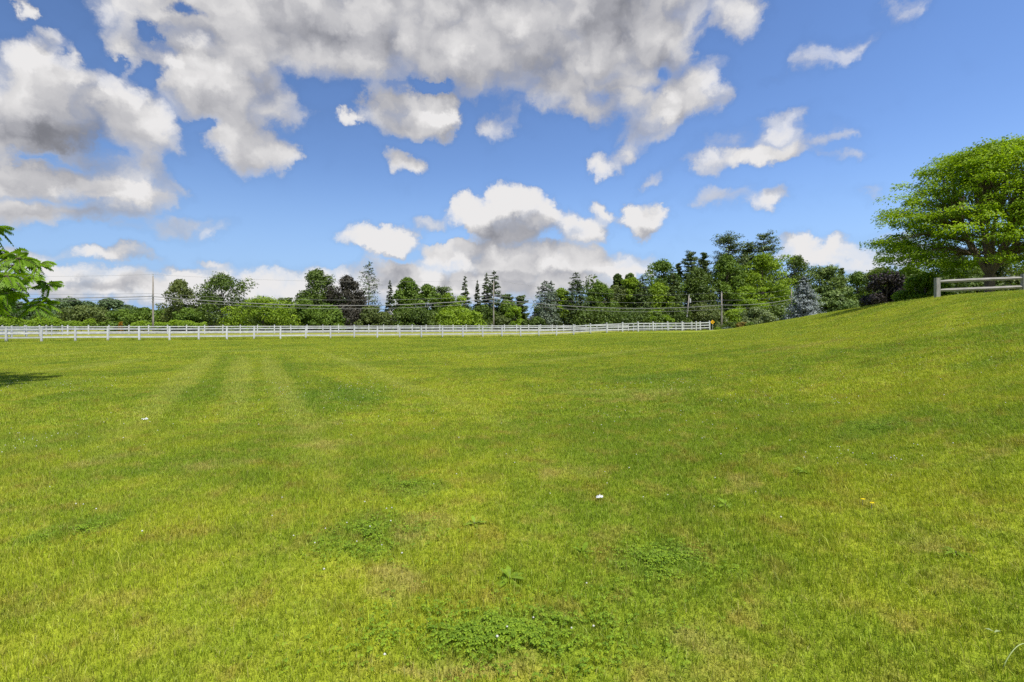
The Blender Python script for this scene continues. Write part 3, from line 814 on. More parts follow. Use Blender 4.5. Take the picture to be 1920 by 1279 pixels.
def deciduous(root, H, R, r, mat, leaf=.3, n=4500, base=.12, shape=.62, blobs=46, bark='bark', gap=.0, flat=.75, trunk=True, squash=1.0, skew=0.0):
    z0 = H * base; hh = H - z0
    lob = r.uniform(0, 6.28, 4); la = r.uniform(.06, .16, 4)
    def env(t, ph):   # crown radius at relative height t
        tt = np.clip(t, 0, 1) ** shape; b = np.clip(1 - np.abs(2 * tt - .95) ** 2.6, 0, None) ** .5
        return R * b * (1 + la[0] * np.cos(ph + lob[0]) + la[1] * np.cos(2 * ph + lob[1]) + la[2] * np.cos(3 * ph + lob[2] + 3 * t) + la[3] * np.cos(5 * t * 3 + lob[3]))
    t = r.uniform(.04, .97, blobs); ph = r.uniform(0, 2 * np.pi, blobs); q = r.uniform(.25, 1.0, blobs) ** .5
    rb = R * r.uniform(.22, .40, blobs) * (1 - .25 * t)
    er = np.maximum(env(t, ph) - rb * .75, 0) * q
    C = np.stack([er * np.cos(ph) + skew * t * R, er * np.sin(ph), z0 + hh * t - rb * .35], -1)
    C[:, 2] = np.minimum(C[:, 2], H - rb * flat * .95)
    # a few blobs carry the very top
    C[0] = (skew * R * .9, 0, H - rb[0] * flat); C[1, 2] = H - rb[1] * flat * 1.5
    w = rb ** 2; k = r.choice(blobs, n, p=w / w.sum())
    d = unit(r.normal(size=(n, 3)) + np.array([0, 0, .25]))
    rad = rb[k] * r.uniform(.35, 1.12, n) ** .6
    rad *= 1 + .22 * np.sin(d[:, 0] * 5 + k) * np.sin(d[:, 1] * 6 + 2 * k)
    c = C[k] + d * rad[:, None] * np.array([1, 1, flat])
    c[:, 2] = np.maximum(c[:, 2], z0 * .3 + .1)
    nr = unit(d * .8 + r.normal(size=(n, 3)) * .55 + np.array([0, 0, .35]))
    ln = leaf * r.uniform(.6, 1.35, n)
    V = cards(c, nr, ln, ln * r.uniform(.5, .8, n), r)
    tb = r.uniform(.15, .85, blobs)
    tint = np.clip(tb[k] * .6 + r.uniform(0, .5, n) - .02, 0, 1)
    foliage('crown', V, tint, mat, root)
    if trunk:
        mb = MB(); pts = trunk_mesh(mb, H * .72, max(.10, H * .022), r)
        for i in range(0, blobs, 2 if blobs < 60 else 3):
            tz = min(C[i, 2] * r.uniform(.35, .7), H * .6); s = tz / (H * .72) * 6; k0 = int(s); f = s - k0
            a = np.array(pts[k0]) * (1 - f) + np.array(pts[min(k0 + 1, 6)]) * f
            b = C[i]; m = (a + b) / 2 + np.array([0, 0, .10 * np.linalg.norm(b - a)]) * r.uniform(-.3, 1)
            rr = max(.03, H * .007)
            mb.tube([a, m, b], [rr, rr * .65, rr * .25], 5, cap=False)
        mb.build('trunk', M[bark], root, smooth=True)

def spruce(root, H, R, r, mat, n_wh=30, leaf=.3, base=.04, droop=.28, dens=1.0, power=.85, gaps=.0, tips=.1, bark='bark'):
    mb = MB(); trunk_mesh(mb, H * .97, max(.08, H * .014), r, zs=6)
    Vc, Nc, Ac, Lc, Tc = [], [], [], [], []
    for i in range(n_wh):
        t = base + (1 - base) * (i + r.uniform(-.3, .3)) / n_wh; t = min(max(t, base), .985)
        nb = int(r.integers(5, 9)) if t < .9 else 4
        for b in range(nb):
            if r.random() < gaps: continue
            ph = 2 * math.pi * (b + r.random()) / nb
            L = R * (1 - t) ** power * r.uniform(.72, 1.12) + .02 * H * .5
            z = H * min(.985, t + r.normal(0, .6 / n_wh)); dx_, dy_ = math.cos(ph), math.sin(ph)
            dr = droop * r.uniform(.6, 1.3)
            m = max(5, int(dens * (8 + 17 * L / R)))
            s = r.uniform(.12, 1.0, m) ** .8
            cc = np.stack([dx_ * L * s, dy_ * L * s, z + L * (-.9 * dr * s + .5 * dr * s ** 3 + .12)], -1)
            side = np.array([-dy_, dx_, 0])
            wd = L * .42 * (1.15 - s)
            cc = cc + side * (r.uniform(-1, 1, m) * wd)[:, None] + r.normal(size=(m, 3)) * np.array([.05, .05, .07]) * L
            Vc.append(cc); Ac.append(np.tile([dx_, dy_, -dr], (m, 1)) + side * r.uniform(-.7, .7, (m, 1)))
            Nc.append(np.tile([dx_ * .35, dy_ * .35, 1.0], (m, 1)) + r.normal(size=(m, 3)) * .35)
            Lc.append(leaf * r.uniform(.7, 1.3, m) * (.55 + .45 * min(1, L / R + .3)))
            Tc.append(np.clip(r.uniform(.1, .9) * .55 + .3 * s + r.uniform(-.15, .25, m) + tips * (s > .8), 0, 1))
            if b % 2 == 0: mb.tube([(0, 0, z), (dx_ * L * .5, dy_ * L * .5, z - dr * L * .3), (dx_ * L * .9, dy_ * L * .9, z - dr * L * .35)], [H * .0035 + .01, H * .002 + .008, .006], 4, cap=False)
    # leader
    m = 14; zz = H * r.uniform(.93, 1.0, m)
    Vc.append(np.stack([r.normal(0, .02 * R, m), r.normal(0, .02 * R, m), zz], -1)); Ac.append(np.tile([0, 0, 1.0], (m, 1))); Nc.append(r.normal(size=(m, 3)) * [1, 1, .2]); Lc.append(np.full(m, leaf * .8)); Tc.append(r.uniform(.2, .6, m))
    c = np.concatenate(Vc); nr = unit(np.concatenate(Nc)); ax = np.concatenate(Ac); ln = np.concatenate(Lc)
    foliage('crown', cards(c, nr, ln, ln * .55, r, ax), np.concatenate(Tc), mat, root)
    mb.build('trunk', M[bark], root, smooth=True)

def white_pine(root, H, R, r, mat, leaf=.3, base=.25, n_wh=19, rise=.25, oneside=0.0, taper=.5, dens=1.0):
    mb = MB(); trunk_mesh(mb, H * .97, max(.12, H * .016), r)
    Vc, Nc, Lc, Tc = [], [], [], []
    for i in range(n_wh):
        t = base + (1 - base) * (i + .3 * r.random()) / n_wh
        nb = int(r.integers(4, 7))
        for b in range(nb):
            ph = 2 * math.pi * (b + r.random()) / nb
            z_j = r.normal(0, .7 / n_wh); k = (1 - t) ** taper * .85 + .16
            L = R * k * r.uniform(.45, 1.15) * (1 + oneside * math.cos(ph))
            dx_, dy_ = math.cos(ph), math.sin(ph); z = H * min(.97, t + z_j) * .97
            ri = rise * r.uniform(.4, 1.5)
            mb.tube([(0, 0, z), (dx_ * L * .55, dy_ * L * .55, z + ri * L * .30), (dx_ * L, dy_ * L, z + ri * L)], [H * .004 + .02, H * .002 + .012, .01], 4, cap=False)
            nt = max(3, int(2 + 6 * L / R))
            for s in np.linspace(.35, 1.0, nt):
                s = s + r.uniform(-.08, .08)
                cen = np.array([dx_ * L * s, dy_ * L * s, z + ri * L * s * s + .02 * L]) + np.array([-dy_, dx_, 0]) * r.uniform(-1, 1) * L * .22 * (1.2 - s)
                m = int(20 * dens); rad = .115 * R * r.uniform(.7, 1.4) + .1
                d = unit(r.normal(size=(m, 3)))
                Vc.append(cen + d * rad * np.array([1.35, 1.35, .62]) * r.uniform(.4, 1, (m, 1)))
                Nc.append(d * .5 + r.normal(size=(m, 3)) * .4 + [0, 0, .7]); Lc.append(leaf * r.uniform(.6, 1.3, m))
                Tc.append(np.clip(r.uniform(.1, .75) + r.uniform(-.1, .35, m), 0, 1))
    c = np.concatenate(Vc); nr = unit(np.concatenate(Nc)); ln = np.concatenate(Lc)
    foliage('crown', cards(c, nr, ln, ln * .5, r), np.concatenate(Tc), mat, root)
    mb.build('trunk', M['bark'], root, smooth=True)

# name, kind of build, centre px, top row, half width px, metres behind the far fence (or depth if > 0 given as 'Y'), palette, label, options
TREES = [
 # left distance, far hills of trees
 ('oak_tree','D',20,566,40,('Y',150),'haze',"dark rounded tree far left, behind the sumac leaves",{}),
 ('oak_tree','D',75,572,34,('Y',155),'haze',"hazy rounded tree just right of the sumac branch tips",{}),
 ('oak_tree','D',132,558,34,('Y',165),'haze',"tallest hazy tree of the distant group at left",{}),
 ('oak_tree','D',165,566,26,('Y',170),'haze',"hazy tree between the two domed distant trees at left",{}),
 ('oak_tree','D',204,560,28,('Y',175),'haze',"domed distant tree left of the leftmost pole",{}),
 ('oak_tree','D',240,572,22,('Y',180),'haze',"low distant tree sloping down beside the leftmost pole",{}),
 ('willow_tree','D',157,573,42,('Y',120),'dull',"wide low grey-green tree in front of the distant domed trees",{'flat':.6}),
 ('small_tree','D',85,585,18,('Y',98),'mid',"small pointed yellow-green tree standing in the left hedge",{}),
 ('small_tree','D',235,580,30,('Y',100),'mid',"bushy green tree right behind the left hedge",{}),
 ('small_tree','D',270,577,24,('Y',102),'mid',"bushy green tree touching the leftmost pole",{}),
 ('small_tree','D',310,580,26,('Y',100),'mid',"low bushy tree just right of the leftmost pole",{}),
 ('poplar_tree','D',338,524,32,20,'olive',"thin airy olive tree with sky showing through, left of the big dark maple",{'n':2700,'blobs':44,'base':.05}),
 ('maple_tree','D',415,512,50,20,'deep',"broad dark maple standing alone at left with sky gaps",{'n':5600,'blobs':70,'base':.06}),
 ('small_tree','D',352,578,30,16,'mid',"low green tree below the airy olive tree",{}),
 ('fruit_tree','D',493,555,52,14,'lime',"wide light green tree between the dark maple and the tall trees",{'n':5200,'base':.02,'flat':.5}),
 ('pine_tree','W',536,556,20,34,'pine',"small dark pine peeping over the light green tree",{'base':.1}),
 ('maple_tree','D',595,504,36,24,'deep',"tall dark maple, left of the purple beech",{'n':5400,'blobs':60,'base':.1}),
 ('small_tree','D',567,560,32,18,'mid',"green understorey tree left of the tall dark maple",{'base':.02}),
 ('small_tree','D',610,570,38,15,'mid',"rounded green tree in front of the tall dark maple",{'base':.02}),
 ('beech_tree','D',652,516,33,20,'beech',"dark purple copper beech beside the tall grey spruce",{'n':5200,'base':.02,'blobs':55}),
 ('beech_tree','D',645,570,40,17,'beech',"lower purple-leaved tree at the foot of the copper beech",{'n':3000,'base':.0}),
 ('spruce_tree','S',692,489,33,22,'spruce',"tall thin-needled grey spruce, tallest in the left half",{'gaps':.25,'n_wh':24,'power':.62,'bark':'pale_bark','dens':1.3,'droop':.1}),
 ('small_tree','D',694,573,26,15,'dull',"low dull green tree in front of the tall grey spruce",{'base':.0}),
 ('spruce_tree','S',731,526,14,26,'spruce',"narrow dark spruce right of the tall grey spruce",{'gaps':.2}),
 ('small_tree','D',715,585,24,15,'dull',"low dull bush tree under the narrow spruce",{'base':.0}),
 ('vine_tree','D',763,520,24,22,'mid',"pointed vine-covered green tree, left one of two",{'shape':.95,'base':.0,'n':4800}),
 ('vine_tree','D',800,533,26,20,'mid',"pointed vine-covered green tree, right one of two",{'shape':.95,'base':.0,'n':4800}),
 ('small_tree','D',780,575,34,14,'deep',"dark bush tree filling the foot of the vine-covered trees",{'base':.0}),
 ('pine_tree','W',828,537,26,32,'pine',"feathery dark pine tips between vine-covered and pale trees",{'base':.1}),
 ('small_tree','D',842,550,27,19,'lime',"rounded light green tree left of the slim spruce",{'base':.05}),
 ('spruce_tree','S',872,517,15,24,'spruce2',"slim pointed mid-green spruce",{'power':.75,'droop':.35}),
 ('spruce_tree','S',895,526,11,34,'spruce',"small distant spruce tip beside the slim spruce",{}),
 ('spruce_tree','S',926,507,23,22,'spruce',"tall dark spruce directly behind the pale pole",{'power':.6,'n_wh':30,'gaps':.15,'dens':1.4}),
 ('spruce_tree','S',912,512,17,25,'spruce2',"lower twin top left of the tall dark spruce",{'power':.7}),
 ('small_tree','D',860,577,48,13,'lime',"low spreading yellow-green tree left of the pale pole",{'base':.0,'flat':.5}),
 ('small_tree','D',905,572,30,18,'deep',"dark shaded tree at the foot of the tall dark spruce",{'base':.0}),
 ('pine_tree','W',951,550,16,36,'pine',"far pine right of the pale pole",{'base':.15}),
 ('pine_tree','W',976,553,15,40,'pine',"far pine before the gap of open sky",{'base':.15}),
 ('small_tree','D',948,562,26,22,'mid',"green tree behind the pale pole's right side",{'base':.0}),
 ('small_tree','D',966,574,19,15,'bright',"bright yellow-green small tree left of the white shed",{'base':.0}),
 ('small_tree','D',940,592,18,13,'dull',"low pale green bush at the foot of the pale pole",{'base':.0}),
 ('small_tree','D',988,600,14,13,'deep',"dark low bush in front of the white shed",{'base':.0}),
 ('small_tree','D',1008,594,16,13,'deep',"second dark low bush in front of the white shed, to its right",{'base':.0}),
 ('spruce_tree','S',1021,526,31,17,'greyspruce',"grey-blue spruce with sweeping boughs right of the sky gap",{'power':.6,'n_wh':22,'droop':.45,'dens':1.5}),
 ('spruce_tree','S',1033,527,24,22,'greyspruce',"second top behind the grey-blue spruce",{'power':.65}),
 ('small_tree','D',1052,540,22,26,'lime',"light green tree seen between the two big spruces",{}),
 ('spruce_tree','S',1080,511,30,17,'spruce',"big dark pointed spruce, darkest in the centre",{'power':.62,'n_wh':28,'dens':1.5}),
 ('maple_tree','D',1122,527,27,22,'mid',"green rounded tree right of the big dark spruce",{'base':.02}),
 ('oak_tree','D',1158,513,16,36,'deep',"small dark crown showing above the middle trees",{}),
 ('oak_tree','D',1182,512,17,36,'deep',"dark tufted crown next to the yellow-green middle tree",{}),
 ('maple_tree','D',1155,535,26,24,'dull',"dull green tree between the middle maples",{'base':.02}),
 ('maple_tree','D',1187,520,20,22,'lime',"yellow-green tree left of the broad domed tree",{'base':.02}),
 ('maple_tree','D',1243,487,38,26,'mid',"broad domed tree rising left of the tall pines",{'n':5600,'blobs':60}),
 ('spruce_tree','S',1204,516,30,18,'spruce2',"dark conical spruce in front of the broad domed tree",{'power':.7,'dens':1.4}),
 ('maple_tree','D',1233,530,30,19,'lime',"bright yellow-green tree in front of the broad domed tree",{'base':.0}),
 ('spruce_tree','S',1262,503,24,18,'spruce2',"tall dull conical tree before the leaning pole",{'power':.55,'dens':1.4}),
 ('pine_tree','W',1273,488,9,34,'pine',"slender pine tip beside the broad domed tree",{'base':.4}),
 ('small_tree','D',1130,575,60,14,'deep',"long dark thicket tree behind the middle of the fence",{'base':.0}),
 ('small_tree','D',1200,578,50,14,'deep',"dark thicket tree left of the round yellow shrub",{'base':.0}),
 ('small_tree','D',1262,572,34,15,'deep',"dark thicket tree behind the leaning pole",{'base':.0}),
 ('pine_tree','W',1296,467,22,30,'pine',"tall white pine, leftmost of the high pines",{'base':.35,'oneside':-.2}),
 ('pine_tree','W',1320,468,16,33,'pine',"narrow white pine second from left of the high pines",{'base':.35}),
 ('pine_tree','W',1366,432,42,30,'pine',"biggest white pine, high above the road trees",{'base':.3,'dens':1.4,'n_wh':22}),
 ('pine_tree','W',1402,450,26,34,'pine',"white pine filling the gap between the two highest pines",{'base':.3,'dens':1.3}),
 ('pine_tree','W',1432,431,32,30,'pine',"high white pine with open boughs reaching right",{'base':.3,'rise':.3,'oneside':.3,'dens':1.0}),
 ('maple_tree','D',1308,503,36,22,'deep',"dark maple below the left high pines",{'base':.02,'n':5200}),
 ('maple_tree','D',1362,478,34,22,'mid',"green maple below the biggest white pine",{'base':.05,'n':5600,'blobs':60}),
 ('maple_tree','D',1430,474,48,20,'lime',"large yellow-green maple, brightest under the high pines",{'n':8200,'blobs':85,'flat':.5,'base':.05}),
 ('maple_tree','D',1400,536,36,16,'bright',"low bright yellow-green maple behind the pole by the sign",{'flat':.45,'base':.02,'n':5000}),
 ('maple_tree','D',1494,478,34,26,'deep',"airy dark maple behind the blue spruce",{'base':.05,'n':3800,'blobs':60}),
 ('small_tree','D',1318,568,34,14,'dull',"green tree right of the leaning pole",{'base':.0}),
 ('small_tree','D',1380,580,34,13,'lime',"low yellow-green tree right of the pole by the sign",{'base':.0}),
 ('small_tree','D',1440,568,40,14,'deep',"dark shaded tree behind the pale round bush",{'base':.0}),
 ('small_tree','D',1475,575,30,16,'deep',"dark small tree left of the blue spruce",{'base':.0}),
 ('spruce_tree','S',1507,516,38,('Y',60),'bluespruce',"silvery blue spruce on the grassy slope",{'power':.88,'n_wh':34,'dens':5.0,'leaf':.15,'droop':.2,'tips':.15,'base':.0}),
 ('pine_tree','W',1548,498,44,('Y',78),'pine2',"soft green pine right of the blue spruce",{'base':.0,'dens':1.5,'n_wh':22,'taper':.6,'leaf':.26}),
 ('pine_tree','W',1577,499,10,('Y',110),'pine',"thin pine spire above the trees right of the soft pine",{'base':.2}),
 ('maple_tree','D',1608,510,42,('Y',80),'mid',"green tree between the soft pine and the purple bush tree",{'base':.0,'n':5200,'leaf':.24}),
 ('small_tree','D',1560,545,40,('Y',72),'pine2',"low pine foliage along the top of the slope",{'base':.0,'flat':.4,'leaf':.24}),
 ('plum_tree','D',1663,508,38,('Y',48),'purple',"nearly black purple-leaved plum on the crest of the slope",{'base':.0,'n':6500,'leaf':.15,'shape':.75}),
 ('maple_tree','D',1655,500,34,('Y',75),'dull',"pale dull tree behind the purple plum",{'base':.05,'leaf':.22,'n':3600}),
 ('small_tree','D',1735,512,32,('Y',33),'bright',"bright green shrubby tree left of the wooden fence post",{'base':.0,'n':5200,'leaf':.115,'blobs':40}),
 ('maple_tree','D',1705,500,40,('Y',52),'mid',"mid green tree between purple plum and bright shrubby tree",{'base':.0,'leaf':.17,'n':5000}),
 ('maple_tree','D',1790,478,55,('Y',46),'deep',"dark tree behind the left part of the wooden fence",{'base':.0,'leaf':.16,'n':6500}),
 ('maple_tree','D',1880,470,60,('Y',48),'dull',"dark tree behind the big tree's trunk",{'base':.0,'leaf':.16,'n':6500}),
 ('maple_tree','D',1975,465,60,('Y',50),'deep',"dark tree at the far right edge behind the crown",{'base':.0,'leaf':.16,'n':5000}),
 ('small_tree','D',1825,520,60,('Y',36),'deep',"low dark shrub tree in the shade under the big tree",{'base':.0,'leaf':.12,'n':5000,'flat':.5}),
 ('small_tree','D',1925,508,50,('Y',35),'dull',"low shrub tree right of the big tree's trunk",{'base':.0,'leaf':.12,'n':4500,'flat':.5}),
]
SHRUBS = [
 ('shrub','D',1232,581,24,11.5,'bright',"round yellow-green shrub left of the leaning pole",{'flat':.5}),
 ('shrub','D',1162,592,14,11.5,'sage',"small pale shrub behind the middle of the fence",{}),
 ('shrub','D',1414,576,28,('Y',92),'sage',"large pale sage-green round bush on the slope's edge",{'n':5200,'leaf':.22}),
 ('shrub','D',1392,604,11,('Y',84),'rust',"small rusty yellow low shrub at the grass edge",{'leaf':.14}),
 ('shrub','D',1409,605,13,('Y',82),'mid',"clipped low green shrub beside the rusty one",{'leaf':.14}),
 ('shrub','D',1345,613,6,('Y',106),'bright',"tiny lime shrub at the foot of the pole by the sign",{'leaf':.14,'n':900}),
 ('shrub','D',1363,613,9,('Y',108),'greyspruce',"small grey-green shrub by the guy line",{'leaf':.16,'n':900}),
 ('shrub','D',1375,603,14,('Y',110),'deep',"dark green shrub right of the guy line",{'leaf':.18,'n':1500}),
 ('shrub','D',226,603,3,('Y',88),'orange',"small orange-leaved shrub at the hedge's end",{'leaf':.14,'n':500}),
]
def place(rows, cat, group):
    for idx, (name, kind, px, top, hw, off, pal, label, opt) in enumerate(rows):
        u = (px - 960) / F
        Y = off[1] if isinstance(off, tuple) else off_line(u, off)
        x = u * Y; z0 = gz(x, Y)
        H = CZ + Y * (HY - top) / F - z0; R = hw * Y / F
        r = np.random.default_rng(1000 + idx * 7 + int(px))
        root = empty(name, (x, Y, z0), label=label, cat=cat or name.split('_')[-1], group=group)
        o = dict(opt); leaf = o.pop('leaf', None) or max(.13, Y * .0026)
        if kind == 'D':
            asp = max(1.0, H / (2.2 * R)); o.setdefault('n', int(min(7000, 2600 + 900 * R))); o['n'] = int(o['n'] * 2.2 * asp ** .7); o.setdefault('blobs', int(30 + 6 * R)); o['blobs'] = int(o['blobs'] * asp); deciduous(root, H, R * 1.26, r, LMt(pal), leaf=leaf * 1.36, **o)
        elif kind == 'S':
            spruce(root, H, R * 1.18, r, LMt(pal), leaf=leaf * 1.45 * (1 if 'leaf' not in opt else .8), **o)
        else:
            white_pine(root, H, R * 1.3, r, LMt(pal), leaf=leaf * 1.25, **o)
place(TREES, 'tree', 'trees beyond the road and the paddock')
place(SHRUBS, 'shrub', 'shrubs near the fences and the road')

# dark wood filling in behind the tree row
def wood(name, x0, x1, yf, h0, h1, n, pal, label, seed, leaf=.5, depth=14):
    r = np.random.default_rng(seed)
    nb = int((x1 - x0) / 2.2)
    bx = r.uniform(x0, x1, nb); by = np.array([yf(q) for q in bx]) + r.uniform(0, depth, nb)
    bh = r.uniform(h0, h1, nb) * (1 + .18 * np.sin(bx * .11) + .1 * np.sin(bx * .37)); br = r.uniform(1.6, 3.4, nb)
    gzv = ground(bx, by)
    k = r.integers(0, nb, n); d = unit(r.normal(size=(n, 3)) + [0, 0, .2])
    lv = r.random(n) ** .7
    c = np.stack([bx[k] + d[:, 0] * br[k] * 1.1, by[k] + d[:, 1] * br[k], gzv[k] + (bh[k] - br[k] * .8) * lv + d[:, 2] * br[k] * .8], -1)
    c[:, 2] = np.maximum(c[:, 2], gzv[k] + .1)
    nr = unit(d + r.normal(size=(n, 3)) * .5); ln = leaf * r.uniform(.6, 1.4, n)
    foliage(name, cards(c, nr, ln, ln * .7, r), np.clip(r.random(nb)[k] * .6 + r.uniform(0, .4, n), 0, 1), LMt(pal), None, kind='stuff', label=label, cat='wood')
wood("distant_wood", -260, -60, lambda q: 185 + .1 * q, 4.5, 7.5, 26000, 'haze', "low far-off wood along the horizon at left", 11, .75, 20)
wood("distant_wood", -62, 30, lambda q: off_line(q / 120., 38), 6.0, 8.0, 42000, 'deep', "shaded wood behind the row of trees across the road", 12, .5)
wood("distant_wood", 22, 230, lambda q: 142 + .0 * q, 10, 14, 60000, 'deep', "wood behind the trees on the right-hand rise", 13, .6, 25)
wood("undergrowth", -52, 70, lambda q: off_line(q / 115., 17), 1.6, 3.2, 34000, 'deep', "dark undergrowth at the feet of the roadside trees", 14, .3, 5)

# hedges on the far side of the road
def hedge(x0, x1, off, h, label, seed, n, pal='bright'):
    r = np.random.default_rng(seed)
    Lh = x1 - x0; xm = (x0 + x1) / 2; ym = 95.96 + .3626 * xm
    X_, Y_ = xm - .341 * off, ym + .94 * off
    root = empty("hedge", (X_, Y_, gz(X_, Y_)), label=label, cat='hedge', group='hedges along the road')
    s = r.uniform(-.5, .5, n) * Lh; w = r.normal(0, .55, n)
    hh = h * (1 + .10 * np.sin(s * 1.1) + .08 * np.sin(s * .43 + 1) + .06 * np.sin(s * 2.7))
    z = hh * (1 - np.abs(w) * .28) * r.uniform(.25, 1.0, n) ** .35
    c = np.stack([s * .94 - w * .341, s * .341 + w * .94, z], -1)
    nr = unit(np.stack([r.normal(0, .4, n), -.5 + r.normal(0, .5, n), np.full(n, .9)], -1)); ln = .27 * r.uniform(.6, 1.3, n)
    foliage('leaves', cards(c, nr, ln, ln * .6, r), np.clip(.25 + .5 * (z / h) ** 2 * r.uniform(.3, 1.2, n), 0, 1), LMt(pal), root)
    mb = MB()
    for k in range(int(Lh / 1.5)):
        q = -Lh / 2 + k * 1.5 + .7; mb.tube([(q * .94, q * .341, -.05), (q * .94 + r.normal(0, .1), q * .341, h * .7)], [.05, .02], 5, cap=False)
    mb.build('stems', M['bark'], root)
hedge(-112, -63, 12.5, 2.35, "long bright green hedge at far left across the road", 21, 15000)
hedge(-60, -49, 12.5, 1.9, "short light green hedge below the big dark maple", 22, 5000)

# bleached dead birch among the left trees
def dead_tree():
    u = (752 - 960) / F; Y = off_line(u, 13); x = u * Y
    root = empty("dead_tree", (x, Y, gz(x, Y)), label="bleached bare leaning tree between the narrow spruce and the vine-covered trees", cat='tree')
    r = np.random.default_rng(5); mb = MB()
    tr = [(0, 0, -.1), (-.5, 0, 1.4), (-1.2, 0, 2.8), (-2.1, 0, 4.0)]
    mb.tube(tr, [.14, .11, .08, .03], 6); mb.build('trunk', M['pale_bark'], root, smooth=True)
    mb = MB()
    for k in range(26):
        t = r.uniform(.25, 1); a = np.array([-2.1 * t ** 1.3, 0, 4.0 * t]); d = unit(np.array([r.normal(-.4, .8), r.normal(0, .5), r.uniform(.1, 1)]))
        L = r.uniform(.4, 1.5); mb.tube([a, a + d * L * .5 + [0, 0, .05], a + d * L], [.035, .022, .010], 4)
    mb.build('branches', M['pale_bark'], root)
dead_tree()

# ------------------------------------------------------------------ big tree on the rise (right)
def hero_tree():
    r = np.random.default_rng(77)
    Y = 27.5; x = (1855 - 960) / F * Y; z0 = gz(x, Y)
    root = empty("shade_tree", (x, Y, z0), label="large spreading bright green tree with forked tan trunk on the rise", cat='tree')
    top = CZ + Y * (HY - 262) / F - z0          # crown height above its foot
    zb = 1.6; R = 5.6; cx0 = .60
    mb = MB()
    fork = np.array([0, 0, 1.35])
    mb.tube([(0.02, 0, -.2), (0, 0, .25), (.03, 0, .8), tuple(fork)], [.30, .235, .22, .27], 12, cap=False)
    tips = []
    limbs = [(-.2, -.9, 1.2), (1.25, .1, 1.9), (-1.1, .3, 1.7), (.5, .9, 2.2), (.15, -.2, 2.6), (-.6, -.6, 2.1), (.9, -.8, 1.6), (-.4, .9, 2.0)]
    segs = []
    def envr(z):
        t = np.clip((z - zb) / (top - zb), 0, 1)
        return R * np.where(t < .16, .84 + 1.0 * t, np.sqrt(np.clip(1 - ((t - .16) / .86) ** 2, 0, 1)) ** 1.2)
    for L_ in limbs:
        d = unit(np.array(L_)); a = fork + d * .05; mid = fork + d * 1.2 + [0, 0, .1]; end = fork + d * 2.6 + [0, 0, .5]
        mb.tube([a, (a + mid) / 2 + [0, 0, .03], mid, (mid + end) / 2 + [r.normal(0, .06), r.normal(0, .06), .05], end], [.15, .125, .105, .085, .07], 8, cap=False)
        segs += [(mid, .10), ((mid + end) / 2, .085), (end, .07)]
    # twig ends spread through the crown in loose horizontal layers
    nt = 640; tp = []
    while len(tp) < nt:
        z = zb + (top - zb) * r.random() ** .92; z = zb + round((z - zb) / .5 + r.normal(0, .34)) * .5
        if z > top - .1 or z < zb: continue
        q = envr(z) * r.uniform(.18, 1.0) ** .55; ph = r.uniform(0, 2 * np.pi)
        q *= 1 + .10 * math.sin(3 * ph + z) + .07 * math.sin(7 * ph + 2 * z)
        if z < zb + 1.6 * (1 - q / R): continue
        q *= 1 + (.13 * r.random() if r.random() < .16 else 0)
        tp.append((q * math.cos(ph) + cx0, q * math.sin(ph), z - .035 * q))
    tp = np.array(tp)
    S0 = np.array([s[0] for s in segs])
    for p in tp:
        dd = np.linalg.norm(S0 - p, axis=1) + np.maximum(0, S0[:, 2] - p[2]) * 2.0; k = int(np.argmin(dd)); a = S0[k]
        m = (a + p) / 2 + np.array([r.normal(0, .12), r.normal(0, .12), .12 * np.linalg.norm(p - a)])
        mb.tube([a, m, p], [.035, .02, .008], 5, cap=False)
    mb.build('trunk', M['bark2'], root, smooth=True)
    Vs, Ts = [], []
    for p in tp:
        m = int(r.integers(110, 190)); rad = r.uniform(.45, 1.0)
        out = unit(np.array([p[0] - cx0, p[1], 0.0]) + 1e-6)
        q = rad * np.sqrt(r.random(m)); ph = r.uniform(0, 2 * np.pi, m)
        c = p + np.stack([q * np.cos(ph), q * np.sin(ph), .11 * r.normal(size=m) - .22 * (q / rad) ** 2 * rad * .7], -1)
        d = np.stack([np.cos(ph), np.sin(ph), np.zeros(m)], -1) + out * .6
        nr = unit(np.stack([np.cos(ph) * .45, np.sin(ph) * .45, np.full(m, .8)], -1) + r.normal(size=(m, 3)) * .38)
        ln = r.uniform(.10, .17, m)
        Vs.append(cards(c, nr, ln, ln * .52, r, d + np.array([0, 0, -.7]))); Ts.append(np.clip(r.uniform(.15, .6) + r.uniform(0, .4, m), 0, 1))
    foliage('crown', Vs, Ts, LMt('hero'), root)
hero_tree()

